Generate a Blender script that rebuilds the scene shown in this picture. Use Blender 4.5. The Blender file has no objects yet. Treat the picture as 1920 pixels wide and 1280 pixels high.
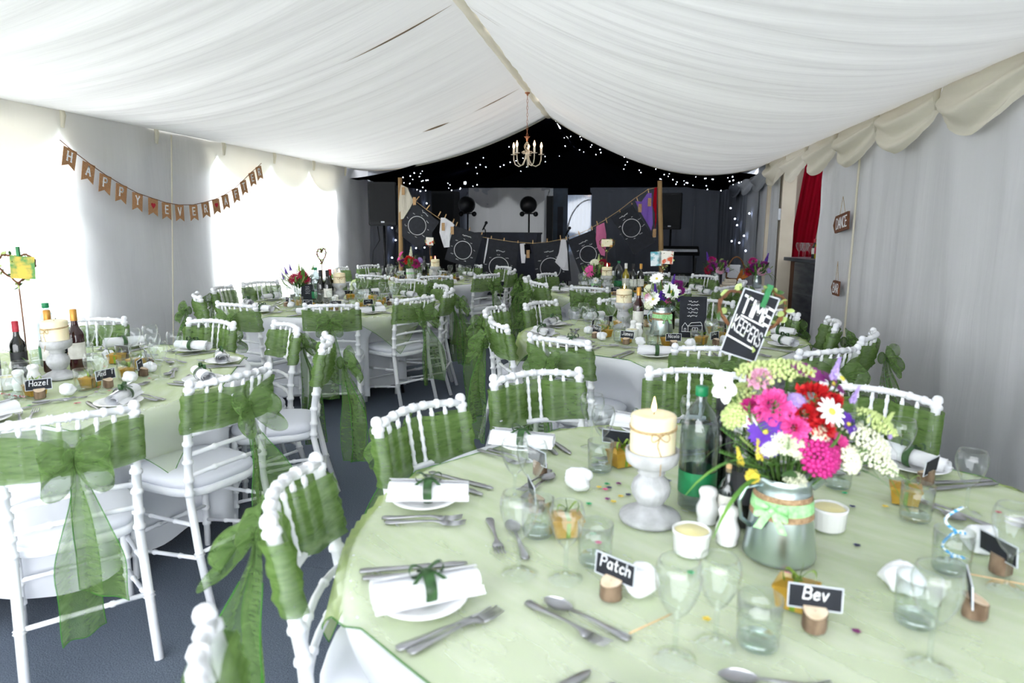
import bpy, bmesh, math, random
from mathutils import Vector, Matrix, noise
random.seed(7)
PI = math.pi
scene = bpy.context.scene
COL = scene.collection

# ---------------------------------------------------------------- camera
F_PX, PITCH, YAW, ROLL, CAM_H = 1280.0, .171, -.167, .005, 1.49
cam_fwd = Vector((math.sin(YAW)*math.cos(PITCH), math.cos(YAW)*math.cos(PITCH), -math.sin(PITCH)))
_r = Vector((math.cos(YAW), -math.sin(YAW), 0)); _u = _r.cross(cam_fwd)
cam_right = math.cos(ROLL)*_r + math.sin(ROLL)*_u
cam_up = -math.sin(ROLL)*_r + math.cos(ROLL)*_u
cam_loc = Vector((0, 0, CAM_H))
cd = bpy.data.cameras.new('camera'); cam = bpy.data.objects.new('camera', cd); COL.objects.link(cam)
cd.sensor_width = 36.0; cd.lens = F_PX*36.0/1920.0; cd.clip_start = .05; cd.clip_end = 200
m3 = Matrix((cam_right, cam_up, -cam_fwd)).transposed()
cam.matrix_world = Matrix.Translation(cam_loc) @ m3.to_4x4()
cd.dof.use_dof = True; cd.dof.focus_distance = 4.6; cd.dof.aperture_fstop = 3.2
scene.camera = cam
def _ray(x, y): return cam_fwd + cam_right*((x-960)/F_PX) - cam_up*((y-640)/F_PX)
def onX(x, y, X): d = _ray(x, y); return cam_loc + d*(X/d.x)          # point on a side wall
def onY(x, y, Y): d = _ray(x, y); return cam_loc + d*(Y/d.y)          # point on a cross plane
def onZ(x, y, Z): d = _ray(x, y); return cam_loc + d*((Z-CAM_H)/d.z)  # point on a level surface

# ---------------------------------------------------------------- daylight and exposure
wd = bpy.data.worlds.new('overcast_sky'); scene.world = wd; wd.use_nodes = True
bg = wd.node_tree.nodes['Background']; bg.inputs[0].default_value = (.93, .965, 1.0, 1); bg.inputs[1].default_value = 6.0
sd = bpy.data.lights.new('sun', 'SUN'); sun = bpy.data.objects.new('sun', sd); COL.objects.link(sun)
sd.energy = 7.0; sd.angle = math.radians(6); sd.color = (1, .97, .92)
sun.rotation_euler = Vector((1.0, .12, -.75)).to_track_quat('-Z', 'Y').to_euler()
scene.view_settings.view_transform = 'Standard'; scene.view_settings.look = 'None'
scene.view_settings.exposure = 0.48; scene.view_settings.gamma = 1.0; scene.view_settings.use_curve_mapping = False
scene.cycles.max_bounces = 10; scene.cycles.diffuse_bounces = 5; scene.cycles.glossy_bounces = 4
scene.cycles.transmission_bounces = 6; scene.cycles.transparent_max_bounces = 24
scene.cycles.use_denoising = True; scene.cycles.caustics_reflective = False; scene.cycles.caustics_refractive = False
scene.cycles.sample_clamp_indirect = 6.0

# ---------------------------------------------------------------- materials
def lin(c):
    if isinstance(c, str):
        c = [int(c[i:i+2], 16)/255 for i in (1, 3, 5)]
        c = [(v/12.92 if v <= .04045 else ((v+.055)/1.055)**2.4) for v in c]
    return (*c, 1)
MATS = {}
def _new(name):
    m = bpy.data.materials.new(name); m.use_nodes = True
    nt = m.node_tree; nt.nodes.clear(); out = nt.nodes.new('ShaderNodeOutputMaterial')
    MATS[name] = m; return m, nt, out
def _noise(nt, scale, stretch=None, detail=3, space='Object'):
    tc = nt.nodes.new('ShaderNodeTexCoord'); n = nt.nodes.new('ShaderNodeTexNoise')
    n.inputs['Scale'].default_value = scale; n.inputs['Detail'].default_value = detail
    if stretch:
        mp = nt.nodes.new('ShaderNodeMapping'); mp.inputs['Scale'].default_value = stretch
        nt.links.new(tc.outputs[space], mp.inputs[0]); nt.links.new(mp.outputs[0], n.inputs['Vector'])
    else: nt.links.new(tc.outputs[space], n.inputs['Vector'])
    return n
def _ramp(nt, n, c1, c2, lo=.35, hi=.65):
    r = nt.nodes.new('ShaderNodeValToRGB'); r.color_ramp.elements[0].position = lo; r.color_ramp.elements[1].position = hi
    r.color_ramp.elements[0].color = lin(c1); r.color_ramp.elements[1].color = lin(c2)
    nt.links.new(n.outputs['Fac'], r.inputs[0]); return r
def _bump(nt, n, strength, dist=.01):
    b = nt.nodes.new('ShaderNodeBump'); b.inputs['Strength'].default_value = strength; b.inputs['Distance'].default_value = dist
    nt.links.new(n.outputs['Fac'], b.inputs['Height']); return b
def pm(name, c1, c2=None, scale=8, rough=.5, metal=0, bump=0, stretch=None, spec=.5, sub=0, lo=.35, hi=.65, dist=.01):
    m, nt, out = _new(name); p = nt.nodes.new('ShaderNodeBsdfPrincipled'); nt.links.new(p.outputs[0], out.inputs[0])
    n = _noise(nt, scale, stretch)
    nt.links.new(_ramp(nt, n, c1, c2 or c1, lo, hi).outputs[0], p.inputs['Base Color'])
    p.inputs['Roughness'].default_value = rough; p.inputs['Metallic'].default_value = metal
    p.inputs['Specular IOR Level'].default_value = spec
    if sub: p.inputs['Subsurface Weight'].default_value = sub; p.inputs['Subsurface Radius'].default_value = (.02, .012, .006)
    if bump: nt.links.new(_bump(nt, n, bump, dist).outputs[0], p.inputs['Normal'])
    return m
def cloth(name, c, trans=.35, scale=6, stretch=None, bump=.3, dist=.02, alpha=1.0, c2=None, tc=None):
    """woven fabric: part reflects, part lets light through, a sheer one also lets you see through"""
    m, nt, out = _new(name); n = _noise(nt, scale, stretch, 4); b = _bump(nt, n, bump, dist)
    r = _ramp(nt, n, c, c2 or c, .3, .7)
    d = nt.nodes.new('ShaderNodeBsdfDiffuse'); t = nt.nodes.new('ShaderNodeBsdfTranslucent'); mx = nt.nodes.new('ShaderNodeMixShader')
    nt.links.new(r.outputs[0], d.inputs[0])
    if tc: t.inputs[0].default_value = lin(tc)
    else: nt.links.new(r.outputs[0], t.inputs[0])
    nt.links.new(b.outputs[0], d.inputs['Normal']); nt.links.new(b.outputs[0], t.inputs['Normal'])
    mx.inputs[0].default_value = trans; nt.links.new(d.outputs[0], mx.inputs[1]); nt.links.new(t.outputs[0], mx.inputs[2])
    if alpha < 1:
        tr = nt.nodes.new('ShaderNodeBsdfTransparent'); ma = nt.nodes.new('ShaderNodeMixShader')
        lw = nt.nodes.new('ShaderNodeLayerWeight'); lw.inputs[0].default_value = .25
        mr = nt.nodes.new('ShaderNodeMapRange'); mr.inputs[3].default_value = alpha; mr.inputs[4].default_value = min(1, alpha+.35)
        nt.links.new(lw.outputs['Facing'], mr.inputs[0]); nt.links.new(mr.outputs[0], ma.inputs[0])
        nt.links.new(tr.outputs[0], ma.inputs[1]); nt.links.new(mx.outputs[0], ma.inputs[2]); mx = ma
    nt.links.new(mx.outputs[0], out.inputs[0]); return m
def glass(name, tint='#ffffff', edge=.9, base=.05, ior_rough=.02):
    """thin blown glass: clear face on, reflecting at grazing angles"""
    m, nt, out = _new(name)
    n = _noise(nt, 3); tr = nt.nodes.new('ShaderNodeBsdfTransparent'); nt.links.new(_ramp(nt, n, tint, tint).outputs[0], tr.inputs[0])
    g = nt.nodes.new('ShaderNodeBsdfGlossy'); g.inputs['Roughness'].default_value = ior_rough
    lw = nt.nodes.new('ShaderNodeLayerWeight'); lw.inputs[0].default_value = .5
    pw = nt.nodes.new('ShaderNodeMath'); pw.operation = 'POWER'; pw.inputs[1].default_value = 2.5
    mr = nt.nodes.new('ShaderNodeMapRange'); mr.inputs[3].default_value = base; mr.inputs[4].default_value = edge
    nt.links.new(lw.outputs['Facing'], pw.inputs[0]); nt.links.new(pw.outputs[0], mr.inputs[0])
    mx = nt.nodes.new('ShaderNodeMixShader'); nt.links.new(mr.outputs[0], mx.inputs[0])
    nt.links.new(tr.outputs[0], mx.inputs[1]); nt.links.new(g.outputs[0], mx.inputs[2]); nt.links.new(mx.outputs[0], out.inputs[0]); return m
def glow(name, c, s):
    m, nt, out = _new(name); e = nt.nodes.new('ShaderNodeEmission'); n = _noise(nt, 2)
    nt.links.new(_ramp(nt, n, c, c).outputs[0], e.inputs[0]); e.inputs[1].default_value = s; nt.links.new(e.outputs[0], out.inputs[0]); return m

cloth('ceiling_lining', '#f3f2f1', .038, 1.1, (.35, 5, .35), .7, .03)
cloth('wall_lining', '#f1f1f3', .40, 1.6, (1, 3, .25), .5, .03)
cloth('pelmet_lining', '#efeadb', .32, 3, (1, 1, 5), .5, .02)
cloth('outer_canvas', '#cfd1d6', .07, 2, None, .1)
cloth('black_lining', '#08090f', .0, 3, (1, 6, 1), .5)
cloth('grey_voile', '#777c88', .02, 3, (4, 4, .3), .5)
cloth('grey_voile_light', '#b0b4bd', .06, 3, (4, 4, .3), .5)
cloth('white_drape', '#dcdee4', .10, 3, (5, 5, .3), .5)
cloth('back_drape', '#cfcfd2', .055, 3, (5, 5, .3), .5)
cloth('window_net', '#b9c2dc', .09, 3, (5, 5, .3), .5)
cloth('table_linen', '#eceef4', .12, 40, None, .12, .004)
cloth('green_organza', '#658549', .45, 25, (1, 1, 4), .3, .01, alpha=.56, c2='#86a466')
cloth('green_organza_band', '#61803f', .40, 25, (1, 1, 4), .3, .01, alpha=.68, c2='#82a05e')
cloth('sheer_overlay', '#c3d983', .45, 5, (1, 3.5, 1), .3, .01, alpha=.27, c2='#dfecb4')
cloth('hem_green', '#4d8a3c', .2, 20)
pm('carpet', '#4b535f', '#6b7482', 220, .95, 0, .8, None, .1, dist=.004)
pm('carpet_base', '#15181c', '#1c2025', 30, 1)
pm('grass', '#6b6f62', '#83877a', 30, 1)
pm('chair_paint', '#e8eaf0', '#f2f3f6', 14, .35, 0, .04)
cloth('seat_pad', '#dfe1ea', .02, 60, None, .15, .002)
pm('porcelain', '#f1f2f3', '#f7f7f7', 5, .15)
cloth('napkin_linen', '#f3f4f8', .12, 90, None, .12, .002)
pm('ribbon_dark_green', '#22401f', '#365c30', 60, .4)
pm('cutlery_steel', '#a3a3a8', '#c4c4ca', 12, .28, 1)
glass('clear_glass', '#fcfefe', .85, .05)
glass('thick_glass', '#eef4f4', .6, .12)
glass('plastic_bottle', '#cfd8da', .75, .10, .05)
pm('stone_grey', '#a9aaac', '#c3c4c7', 25, .85, 0, .25)
pm('candle_wax', '#f2e3bd', '#f8eed0', 6, .5, sub=.3)
pm('wick_black', '#1a1512', '#2b221c', 30, .9)
pm('twine', '#a98d63', '#c9ae83', 120, .9, 0, .4)
glow('flame', '#ffd89a', 9)
pm('galvanised', '#9fb0b3', '#cdd8d8', 6, .28, 1, .1, (1, 1, .4))
pm('hessian', '#97785a', '#b89a78', 160, .95, 0, .6)
pm('gingham_ribbon', '#8fd08a', '#b9ecaf', 90, .6)
pm('bottle_dark', '#0a0d0c', '#131a15', 4, .1, 0, 0, None, .8)
pm('bottle_red_wine', '#27060c', '#3a0a12', 4, .1, 0, 0, None, .8)
pm('bottle_white_wine', '#8a7c1f', '#b8a638', 4, .12, 0, 0, None, .8)
pm('label_paper', '#dcdad2', '#efeee8', 30, .8)
pm('label_black', '#15161a', '#26272c', 30, .6)
pm('label_red', '#9c1f2e', '#b43243', 30, .6)
pm('capsule_gold', '#b98239', '#d8a455', 20, .4, .6)
pm('cap_green', '#0c7a4b', '#128a58', 20, .4)
pm('label_green', '#12693d', '#1e8450', 20, .5)
pm('gold_card', '#b98a2c', '#dcb250', 10, .35, .55)
pm('favour_ribbon', '#6c8a1e', '#8aa834', 50, .4)
pm('chalkboard', '#14171f', '#1d212b', 20, .8)
pm('card_border', '#c8cdd6', '#dadee6', 20, .7)
pm('chalk', '#e9ebf2', '#ffffff', 60, .9)
pm('bark', '#5d4a39', '#8b7661', 35, .95, 0, .8, (1, 1, .4))
pm('cut_wood', '#d8bfa0', '#ead8c2', 30, .8)
pm('tissue_white', '#eef0f6', '#f8f9fc', 30, .8, 0, .4)
pm('butter', '#efe3a4', '#f5ecbc', 20, .5)
pm('leaf_dark', '#24441f', '#3f6a2e', 15, .6)
pm('leaf_mid', '#4b7a2e', '#6f9c42', 15, .6)
pm('leaf_pale', '#9fb765', '#c1d08a', 15, .7)
pm('stem_green', '#42672b', '#5b8038', 15, .7)
pm('vine_brown', '#5a3a26', '#84593a', 30, .9, 0, .4)
for nm, a, b in (('petal_white', '#f2f2ee', '#ffffff'), ('petal_red', '#b80f16', '#e0222a'), ('petal_pink', '#e23f9a', '#f56dbc'), ('petal_magenta', '#b01a78', '#d8348f'),
                 ('petal_purple', '#4a1f92', '#6a35b4'), ('petal_plum', '#7d1573', '#9a2a90'), ('petal_lilac', '#a78ad6', '#c4afe6'), ('petal_yellow', '#d8c12e', '#ecdc66'),
                 ('petal_crimson', '#8c0c2e', '#b31c45'), ('petal_cream', '#e3e6c8', '#f1f3dd'), ('petal_blush', '#e6a5c6', '#f2c2d8'), ('petal_green', '#b4c878', '#ccd99a')):
    pm(nm, a, b, 40, .6)
pm('confetti_green', '#1f9c57', '#31b46b', 40, .5); pm('confetti_pink', '#d8437f', '#ea6a9b', 40, .5); pm('confetti_yellow', '#e0c23a', '#efd65c', 40, .5)
pm('confetti_navy', '#1c1d45', '#2c2d58', 40, .5); pm('confetti_plum', '#6b1f5e', '#8a357a', 40, .5); pm('confetti_red', '#b3222d', '#cc3a40', 40, .5)
pm('burlap_flag', '#a3754f', '#bd9068', 150, .95, 0, .5)
pm('heart_red', '#9c1026', '#b81a33', 30, .8)
pm('speaker_black', '#0d0f14', '#16191f', 60, .7, 0, .3)
pm('grille_black', '#0a0b0f', '#14171d', 300, .6, .2, .6)
pm('metal_black', '#0c0d10', '#17181c', 20, .4, .3)
pm('pole_wood', '#8a6a44', '#a98a5e', 14, .85, 0, .4, (1, 1, .15))
pm('peg_wood', '#c9a271', '#dcb98b', 40, .8)
pm('peg_green', '#0f6b35', '#1a8146', 30, .5)
pm('kraft_tag', '#a8855e', '#bd9a72', 40, .9)
cloth('cloth_white', '#e6e6ec', .2, 20, None, .4); cloth('cloth_cream', '#cfc9ba', .2, 20, None, .4); cloth('cloth_pink', '#d77aa5', .2, 20, None, .4)
cloth('cloth_purple', '#8a68c4', .2, 20, None, .4); cloth('cloth_red', '#b01527', .2, 20, None, .4); cloth('cloth_black', '#141318', .1, 20, None, .4)
cloth('red_curtain', '#8c0f22', .1, 4, (6, 6, .3), .6); cloth('grey_curtain', '#8d8f9c', .15, 4, (6, 6, .3), .6)
pm('cream_board', '#d8ccb8', '#e2d8c6', 3, .8)
pm('bar_steel', '#7d838c', '#989ea6', 5, .35, .9, .05, (.3, 1, 4))
pm('sign_wood', '#5b3422', '#7a4a30', 20, .8, 0, .4, (1, 6, 1))
pm('dark_wood', '#4a2c1c', '#61402b', 20, .7, 0, .3, (4, 4, .4))
pm('navy_board', '#131a2c', '#1c2438', 10, .6)
pm('chandelier_cream', '#cfc4b2', '#e3dacb', 25, .5, .3)
pm('copper', '#b0704f', '#c98a68', 20, .35, .8)
pm('photo_print', '#4f8a3a', '#d9b43a', 18, .5, lo=.42, hi=.6)
pm('photo_print_blue', '#d8e2e6', '#4d9fae', 22, .5, lo=.45, hi=.58)
pm('photo_print_orange', '#e8e4da', '#d2572c', 26, .5, lo=.5, hi=.6)
pm('photo_print_warm', '#efe6c8', '#d8a44a', 26, .5, lo=.5, hi=.6)
pm('bulb_socket', '#e5ddcd', '#efe9dc', 20, .6)
glow('bulb_glow', '#ffc890', 16); glow('star_glow', '#e6ecff', 14); glow('star_bright', '#dbe6ff', 60); glow('fairy_glow', '#cfdcff', 12)
pm('straw_blue', '#2f9ad8', '#f0f6fa', 120, .4, lo=.48, hi=.52); pm('skewer_wood', '#dcb685', '#e9c99c', 40, .7)
pm('white_paint', '#d2d6de', '#dfe3e8', 4, .6); pm('blue_frame', '#22344a', '#2f4660', 5, .5); pm('gap_brown', '#8f7a62', '#a8927a', 6, .9)
pm('wicker', '#5a3a22', '#7a5332', 60, .9, 0, .5); pm('leaf_orange', '#a85a1c', '#c87a30', 20, .7); pm('book_paper', '#c9bda8', '#ddd3c2', 30, .9)
pm('print_red', '#b3122a', '#c82a40', 30, .6); pm('stripe_red', '#c02a3a', '#f2eeee', 70, .8, lo=.48, hi=.52)

# ---------------------------------------------------------------- mesh helpers
class MB:
    def __init__(s): s.v = []; s.f = []
    def add(s, vs, fs):
        o = len(s.v); s.v += [tuple(p) for p in vs]; s.f += [tuple(i+o for i in f) for f in fs]; return s
    def box(s, c, d, M=None):
        vs = [Vector((c[0]+sx*d[0]/2, c[1]+sy*d[1]/2, c[2]+sz*d[2]/2)) for sz in (-1, 1) for sy in (-1, 1) for sx in (-1, 1)]
        if M: vs = [M @ p for p in vs]
        return s.add(vs, [(0, 2, 3, 1), (4, 5, 7, 6), (0, 1, 5, 4), (2, 6, 7, 3), (0, 4, 6, 2), (1, 3, 7, 5)])
    def tube(s, pts, rad, seg=8, cap=True, flat=1.0):
        pts = [Vector(p) for p in pts]; n = len(pts); rad = rad if hasattr(rad, '__len__') else [rad]*n
        t0 = (pts[1]-pts[0]).normalized(); ref = Vector((0, 0, 1)) if abs(t0.z) < .9 else Vector((0, 1, 0))
        vs = []; up = None
        for i, p in enumerate(pts):
            t = (pts[min(i+1, n-1)]-pts[max(i-1, 0)])
            t = t.normalized() if t.length > 1e-9 else t0
            a = t.cross(up if up is not None else ref)
            if a.length < 1e-6: a = t.cross(Vector((1, 0, 0)))
            a.normalize(); b = a.cross(t).normalized(); up = b
            for k in range(seg):
                an = 2*PI*k/seg; vs.append(p + a*math.cos(an)*rad[i] + b*math.sin(an)*rad[i]*flat)
        fs = [(i*seg+k, i*seg+(k+1) % seg, (i+1)*seg+(k+1) % seg, (i+1)*seg+k) for i in range(n-1) for k in range(seg)]
        if cap: fs += [tuple(range(seg-1, -1, -1)), tuple((n-1)*seg+k for k in range(seg))]
        return s.add(vs, fs)
    def lathe(s, prof, seg=16, c=(0, 0, 0), fn=None, cap=False):
        vs = []
        for r, z in prof:
            for k in range(seg):
                an = 2*PI*k/seg; q = fn(r, z, an) if fn else r
                vs.append((c[0]+q*math.cos(an), c[1]+q*math.sin(an), c[2]+z))
        n = len(prof); fs = [(i*seg+k, i*seg+(k+1) % seg, (i+1)*seg+(k+1) % seg, (i+1)*seg+k) for i in range(n-1) for k in range(seg)]
        if cap: fs += [tuple(range(seg-1, -1, -1)), tuple((n-1)*seg+k for k in range(seg))]
        return s.add(vs, fs)
    def grid(s, fn, nu, nv, flip=False):
        vs = [fn(i/nu, j/nv) for j in range(nv+1) for i in range(nu+1)]
        w = nu+1; fs = []
        for j in range(nv):
            for i in range(nu):
                q = (j*w+i, j*w+i+1, (j+1)*w+i+1, (j+1)*w+i); fs.append(q[::-1] if flip else q)
        return s.add(vs, fs)
    def prism(s, poly, z0, z1, M=None):
        n = len(poly); vs = [Vector((x, y, z0)) for x, y in poly]+[Vector((x, y, z1)) for x, y in poly]
        if M: vs = [M @ p for p in vs]
        return s.add(vs, [tuple(range(n-1, -1, -1)), tuple(range(n, 2*n))]+[(i, (i+1) % n, n+(i+1) % n, n+i) for i in range(n)])
    def ball(s, c, r, seg=8, rings=5, sc=(1, 1, 1)):
        prof = [(max(1e-4, math.sin(PI*i/rings)), -math.cos(PI*i/rings)) for i in range(rings+1)]
        o = len(s.v); s.lathe([(a*r, b*r) for a, b in prof], seg)
        s.v[o:] = [(c[0]+x*sc[0], c[1]+y*sc[1], c[2]+z*sc[2]) for x, y, z in s.v[o:]]; return s
    def xf(s, M, start=0): s.v[start:] = [tuple(M @ Vector(p)) for p in s.v[start:]]; return s
    def mesh(s, name, mat, smooth=True, thick=0):
        me = bpy.data.meshes.new(name); me.from_pydata(s.v, [], s.f); me.validate()
        if smooth: me.polygons.foreach_set('use_smooth', [True]*len(me.polygons))
        me.materials.append(MATS[mat]); me.update(); return me
def obj(name, me, parent=None, loc=None, rot=None, scale=None):
    o = bpy.data.objects.new(name, me); COL.objects.link(o)
    if parent: o.parent = parent
    if loc is not None: o.location = loc
    if rot is not None: o.rotation_euler = (0, 0, rot) if not hasattr(rot, '__len__') else rot
    if scale is not None: o.scale = (scale,)*3 if not hasattr(scale, '__len__') else scale
    return o
def tag(o, label, cat, group=None):
    o['label'] = label; o['category'] = cat
    if group: o['group'] = group
    return o
def struct(o): o['kind'] = 'structure'; return o
def place(name, proto, loc, rot, label, cat, group=None, scale=None):
    """one thing: a mesh, or an Empty with parts [(name, mesh, [(sub name, mesh), ...]), ...]"""
    if not isinstance(proto, list): return tag(obj(name, proto, None, loc, rot, scale), label, cat, group)
    e = obj(name, None, None, loc, rot, scale); e.empty_display_size = .05; tag(e, label, cat, group)
    for p in proto:
        c = obj(p[0], p[1], e)
        for q in (p[2] if len(p) > 2 else []): obj(q[0], q[1], c)
    return e
def RZ(a): return Matrix.Rotation(a, 4, 'Z')
def RX(a): return Matrix.Rotation(a, 4, 'X')
def RY(a): return Matrix.Rotation(a, 4, 'Y')
def T(x, y=None, z=None): return Matrix.Translation(Vector((x, y, z)) if y is not None else Vector(x))
def smooth01(t): t = max(0, min(1, t)); return t*t*(3-2*t)

# stroke lettering -------------------------------------------------------------
GL = {'A': [[(0, 0), (.3, 1), (.6, 0)], [(.12, .36), (.48, .36)]], 'B': [[(0, 0), (0, 1), (.4, 1), (.52, .85), (.5, .62), (.38, .54), (0, .54)], [(.38, .54), (.58, .4), (.58, .15), (.42, 0), (0, 0)]],
 'C': [[(.55, .85), (.4, 1), (.15, .97), (0, .7), (0, .3), (.15, .03), (.4, 0), (.55, .15)]], 'D': [[(0, 0), (0, 1), (.3, 1), (.55, .8), (.58, .4), (.4, .05), (0, 0)]],
 'E': [[(.5, 1), (0, 1), (0, 0), (.5, 0)], [(0, .52), (.42, .52)]], 'F': [[(.5, 1), (0, 1), (0, 0)], [(0, .52), (.42, .52)]], 'G': [[(.55, .85), (.4, 1), (.15, .97), (0, .7), (0, .3), (.15, .03), (.4, 0), (.55, .2), (.55, .45), (.3, .45)]],
 'H': [[(0, 0), (0, 1)], [(.55, 0), (.55, 1)], [(0, .52), (.55, .52)]], 'I': [[(.1, 0), (.1, 1)]], 'J': [[(.45, 1), (.45, .2), (.3, 0), (.1, .03), (0, .2)]], 'K': [[(0, 0), (0, 1)], [(.52, 1), (0, .45), (.55, 0)]], 'L': [[(0, 1), (0, 0), (.48, 0)]],
 'M': [[(0, 0), (.06, 1), (.35, .35), (.64, 1), (.7, 0)]], 'N': [[(0, 0), (0, 1), (.55, 0), (.55, 1)]], 'O': [[(.3, 1), (.08, .85), (0, .5), (.08, .15), (.3, 0), (.52, .15), (.6, .5), (.52, .85), (.3, 1)]],
 'P': [[(0, 0), (0, 1), (.4, 1), (.54, .85), (.54, .65), (.4, .5), (0, .5)]], 'R': [[(0, 0), (0, 1), (.4, 1), (.54, .85), (.54, .65), (.4, .52), (0, .5)], [(.3, .5), (.56, 0)]],
 'S': [[(.52, .85), (.38, 1), (.12, .98), (.02, .8), (.12, .6), (.42, .45), (.54, .25), (.42, .03), (.15, 0), (0, .15)]], 'T': [[(0, 1), (.58, 1)], [(.29, 1), (.29, 0)]], 'U': [[(0, 1), (0, .25), (.15, 0), (.4, 0), (.55, .25), (.55, 1)]],
 'V': [[(0, 1), (.3, 0), (.6, 1)]], 'W': [[(0, 1), (.15, 0), (.35, .7), (.55, 0), (.7, 1)]], 'X': [[(0, 0), (.55, 1)], [(0, 1), (.55, 0)]], 'Y': [[(0, 1), (.3, .5), (.6, 1)], [(.3, .5), (.3, 0)]], 'Z': [[(0, 1), (.55, 1), (0, 0), (.55, 0)]],
 'a': [[(.45, .6), (.2, .65), (.02, .45), (.05, .1), (.25, 0), (.45, .2), (.45, .62), (.5, 0)]], 'c': [[(.45, .52), (.25, .65), (.03, .4), (.1, .06), (.3, 0), (.46, .12)]], 'd': [[(.45, .5), (.2, .62), (.02, .35), (.1, .03), (.3, 0), (.45, .25), (.46, 1), (.48, 0)]],
 'e': [[(.03, .33), (.44, .36), (.38, .6), (.18, .64), (.02, .4), (.08, .06), (.28, 0), (.46, .12)]], 'h': [[(0, 0), (0, 1), (0, .4), (.2, .62), (.4, .5), (.42, 0)]], 'i': [[(.1, 0), (.1, .6)], [(.1, .8), (.1, .86)]], 'l': [[(.1, 1), (.1, .05), (.2, 0)]],
 'n': [[(0, 0), (0, .62), (0, .4), (.2, .62), (.4, .5), (.42, 0)]], 'o': [[(.22, .62), (.03, .4), (.08, .06), (.25, 0), (.43, .2), (.4, .5), (.22, .62)]], 'r': [[(0, 0), (0, .62), (0, .4), (.18, .62), (.32, .58)]], 's': [[(.4, .55), (.2, .64), (.05, .5), (.35, .25), (.3, .03), (.03, .06)]],
 't': [[(.18, .95), (.18, .1), (.3, 0), (.4, .06)], [(0, .62), (.38, .62)]], 'v': [[(0, .62), (.2, 0), (.42, .64)]], 'w': [[(0, .62), (.14, 0), (.3, .5), (.44, 0), (.6, .62)]], 'm': [[(0, 0), (0, .62), (0, .42), (.15, .62), (.28, .5), (.28, 0), (.28, .42), (.45, .62), (.57, .5), (.58, 0)]], 'z': [[(0, .62), (.4, .62), (0, 0), (.42, 0)]],
 'u': [[(0, .62), (.02, .15), (.15, 0), (.32, .1), (.4, .62), (.42, 0)]], 'p': [[(0, -.35), (0, .62), (.25, .62), (.42, .4), (.36, .08), (.15, 0), (0, .15)]], ' ': [], '.': [[(.1, 0), (.1, .06)]]}
def lettering(mb, text, h, center=(0, 0), w=.08, depth=.0012, z=0, gap=.22, serif=False, slant=0, flip=False):
    """strokes in the local xy plane, raised in z"""
    adv = []; x = 0
    for ch in text:
        st = GL.get(ch, []); wd_ = max([p[0] for s_ in st for p in s_], default=.35); adv.append((x, st)); x += wd_+gap
    tw = (x-gap)*h
    for x0, st in adv:
        for s_ in st:
            s2 = list(s_)
            for i in range(len(s2)-1):
                a = Vector(((s2[i][0]+x0+slant*s2[i][1])*h-tw/2+center[0], (s2[i][1]-.5)*h+center[1])); b = Vector(((s2[i+1][0]+x0+slant*s2[i+1][1])*h-tw/2+center[0], (s2[i+1][1]-.5)*h+center[1]))
                d = b-a
                if d.length < 1e-6: continue
                d.normalize(); nn = Vector((-d.y, d.x))*w*h/2; e = d*w*h*.4; a -= e; b += e
                mb.prism([tuple(a-nn), tuple(b-nn), tuple(b+nn), tuple(a+nn)], z, z+depth)
            if serif:
                for px, py in (s2[0], s2[-1]):
                    cx = (px+x0)*h-tw/2+center[0]; cy = (py-.5)*h+center[1]
                    mb.box((cx, cy, z+depth/2), (.26*h, .075*h, depth*1.3))
    return mb

def scribble(mb, n, h, center=(0, 0), w=.12, depth=.0006, z=0, seed=0):
    """small illegible handwriting: a wavering chalk line"""
    r = random.Random(seed*31+n); x = -n*h*.30; pts = []
    for i in range(n*2):
        pts.append(Vector((center[0]+x, center[1]+h*(r.random()-.5)*(1 if i % 2 else -.6)))); x += h*(.22+.16*r.random())
    for a, b in zip(pts, pts[1:]):
        d = (b-a).normalized(); q = Vector((-d.y, d.x))*w*h/2
        mb.prism([tuple(a-q), tuple(b-q), tuple(b+q), tuple(a+q)], z, z+depth)
    return mb
# ================================================================ THE MARQUEE
XL, XR, XM, Y0, YE, YB = -4.2, 1.84, -1.2, -1.3, 10.2, 15.0
nz = lambda *a: noise.noise(Vector(a))
struct(obj('ground', MB().box((-1, 6, -.06), (70, 70, .04)).mesh('ground', 'grass', False)))  # unseen ground outside the tent, added to block light from below
fl = struct(obj('floor', MB().box(((XL+XR)/2, 6.2, -.022), (XR-XL+.4, 17.8, .03)).mesh('floor', 'carpet_base', False)))
ye = -3.4
while ye < 10.5:
    w_ = 2.0 if ye+2 < 10.5 else 10.6-ye
    obj('carpet_strip', MB().box(((XL+XR)/2, ye+w_/2, -.0035), (XR-XL+.3, w_-.006, .007)).mesh('carpet_strip', 'carpet', False), fl); ye += 2.0
# ---- ceiling lining, ridge to eave, one panel for each bay and slope
def ceil_pt(side, t, y):
    if side < 0:
        x = XM+(XL-XM)*t; z = 2.25+.77*(1-t)**1.9-.02*math.sin(PI*t)+.05*t**8
    else:
        x = XM+(XR-XM)*t; z = 2.07+.95*(1-t)**2.2+.24*t**5
    k = math.sin(PI*min(1, t*1.02+.03))**.6
    z += k*(.042*nz(y*1.9+t*.8, side*7, t*.5)+.034*nz(y*4.3-t*1.2, side*3+9, t*.8)+.012*nz(y*12+t, side*5+4, t*1.2))
    return Vector((x, y, z))
ceil = struct(obj('ceiling', None)); ceil.empty_display_size = .1
bays = [Y0, 1.9, 4.9, 7.9, YE]
for i in range(4):
    for side in (-1, 1):
        a, b = bays[i], bays[i+1]; n = int((b-a)*34)
        obj('lining_panel', MB().grid(lambda u, v: ceil_pt(side, u, a+(b-a)*v), 30, n, side < 0).mesh('lining_panel', 'ceiling_lining'), ceil)
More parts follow.
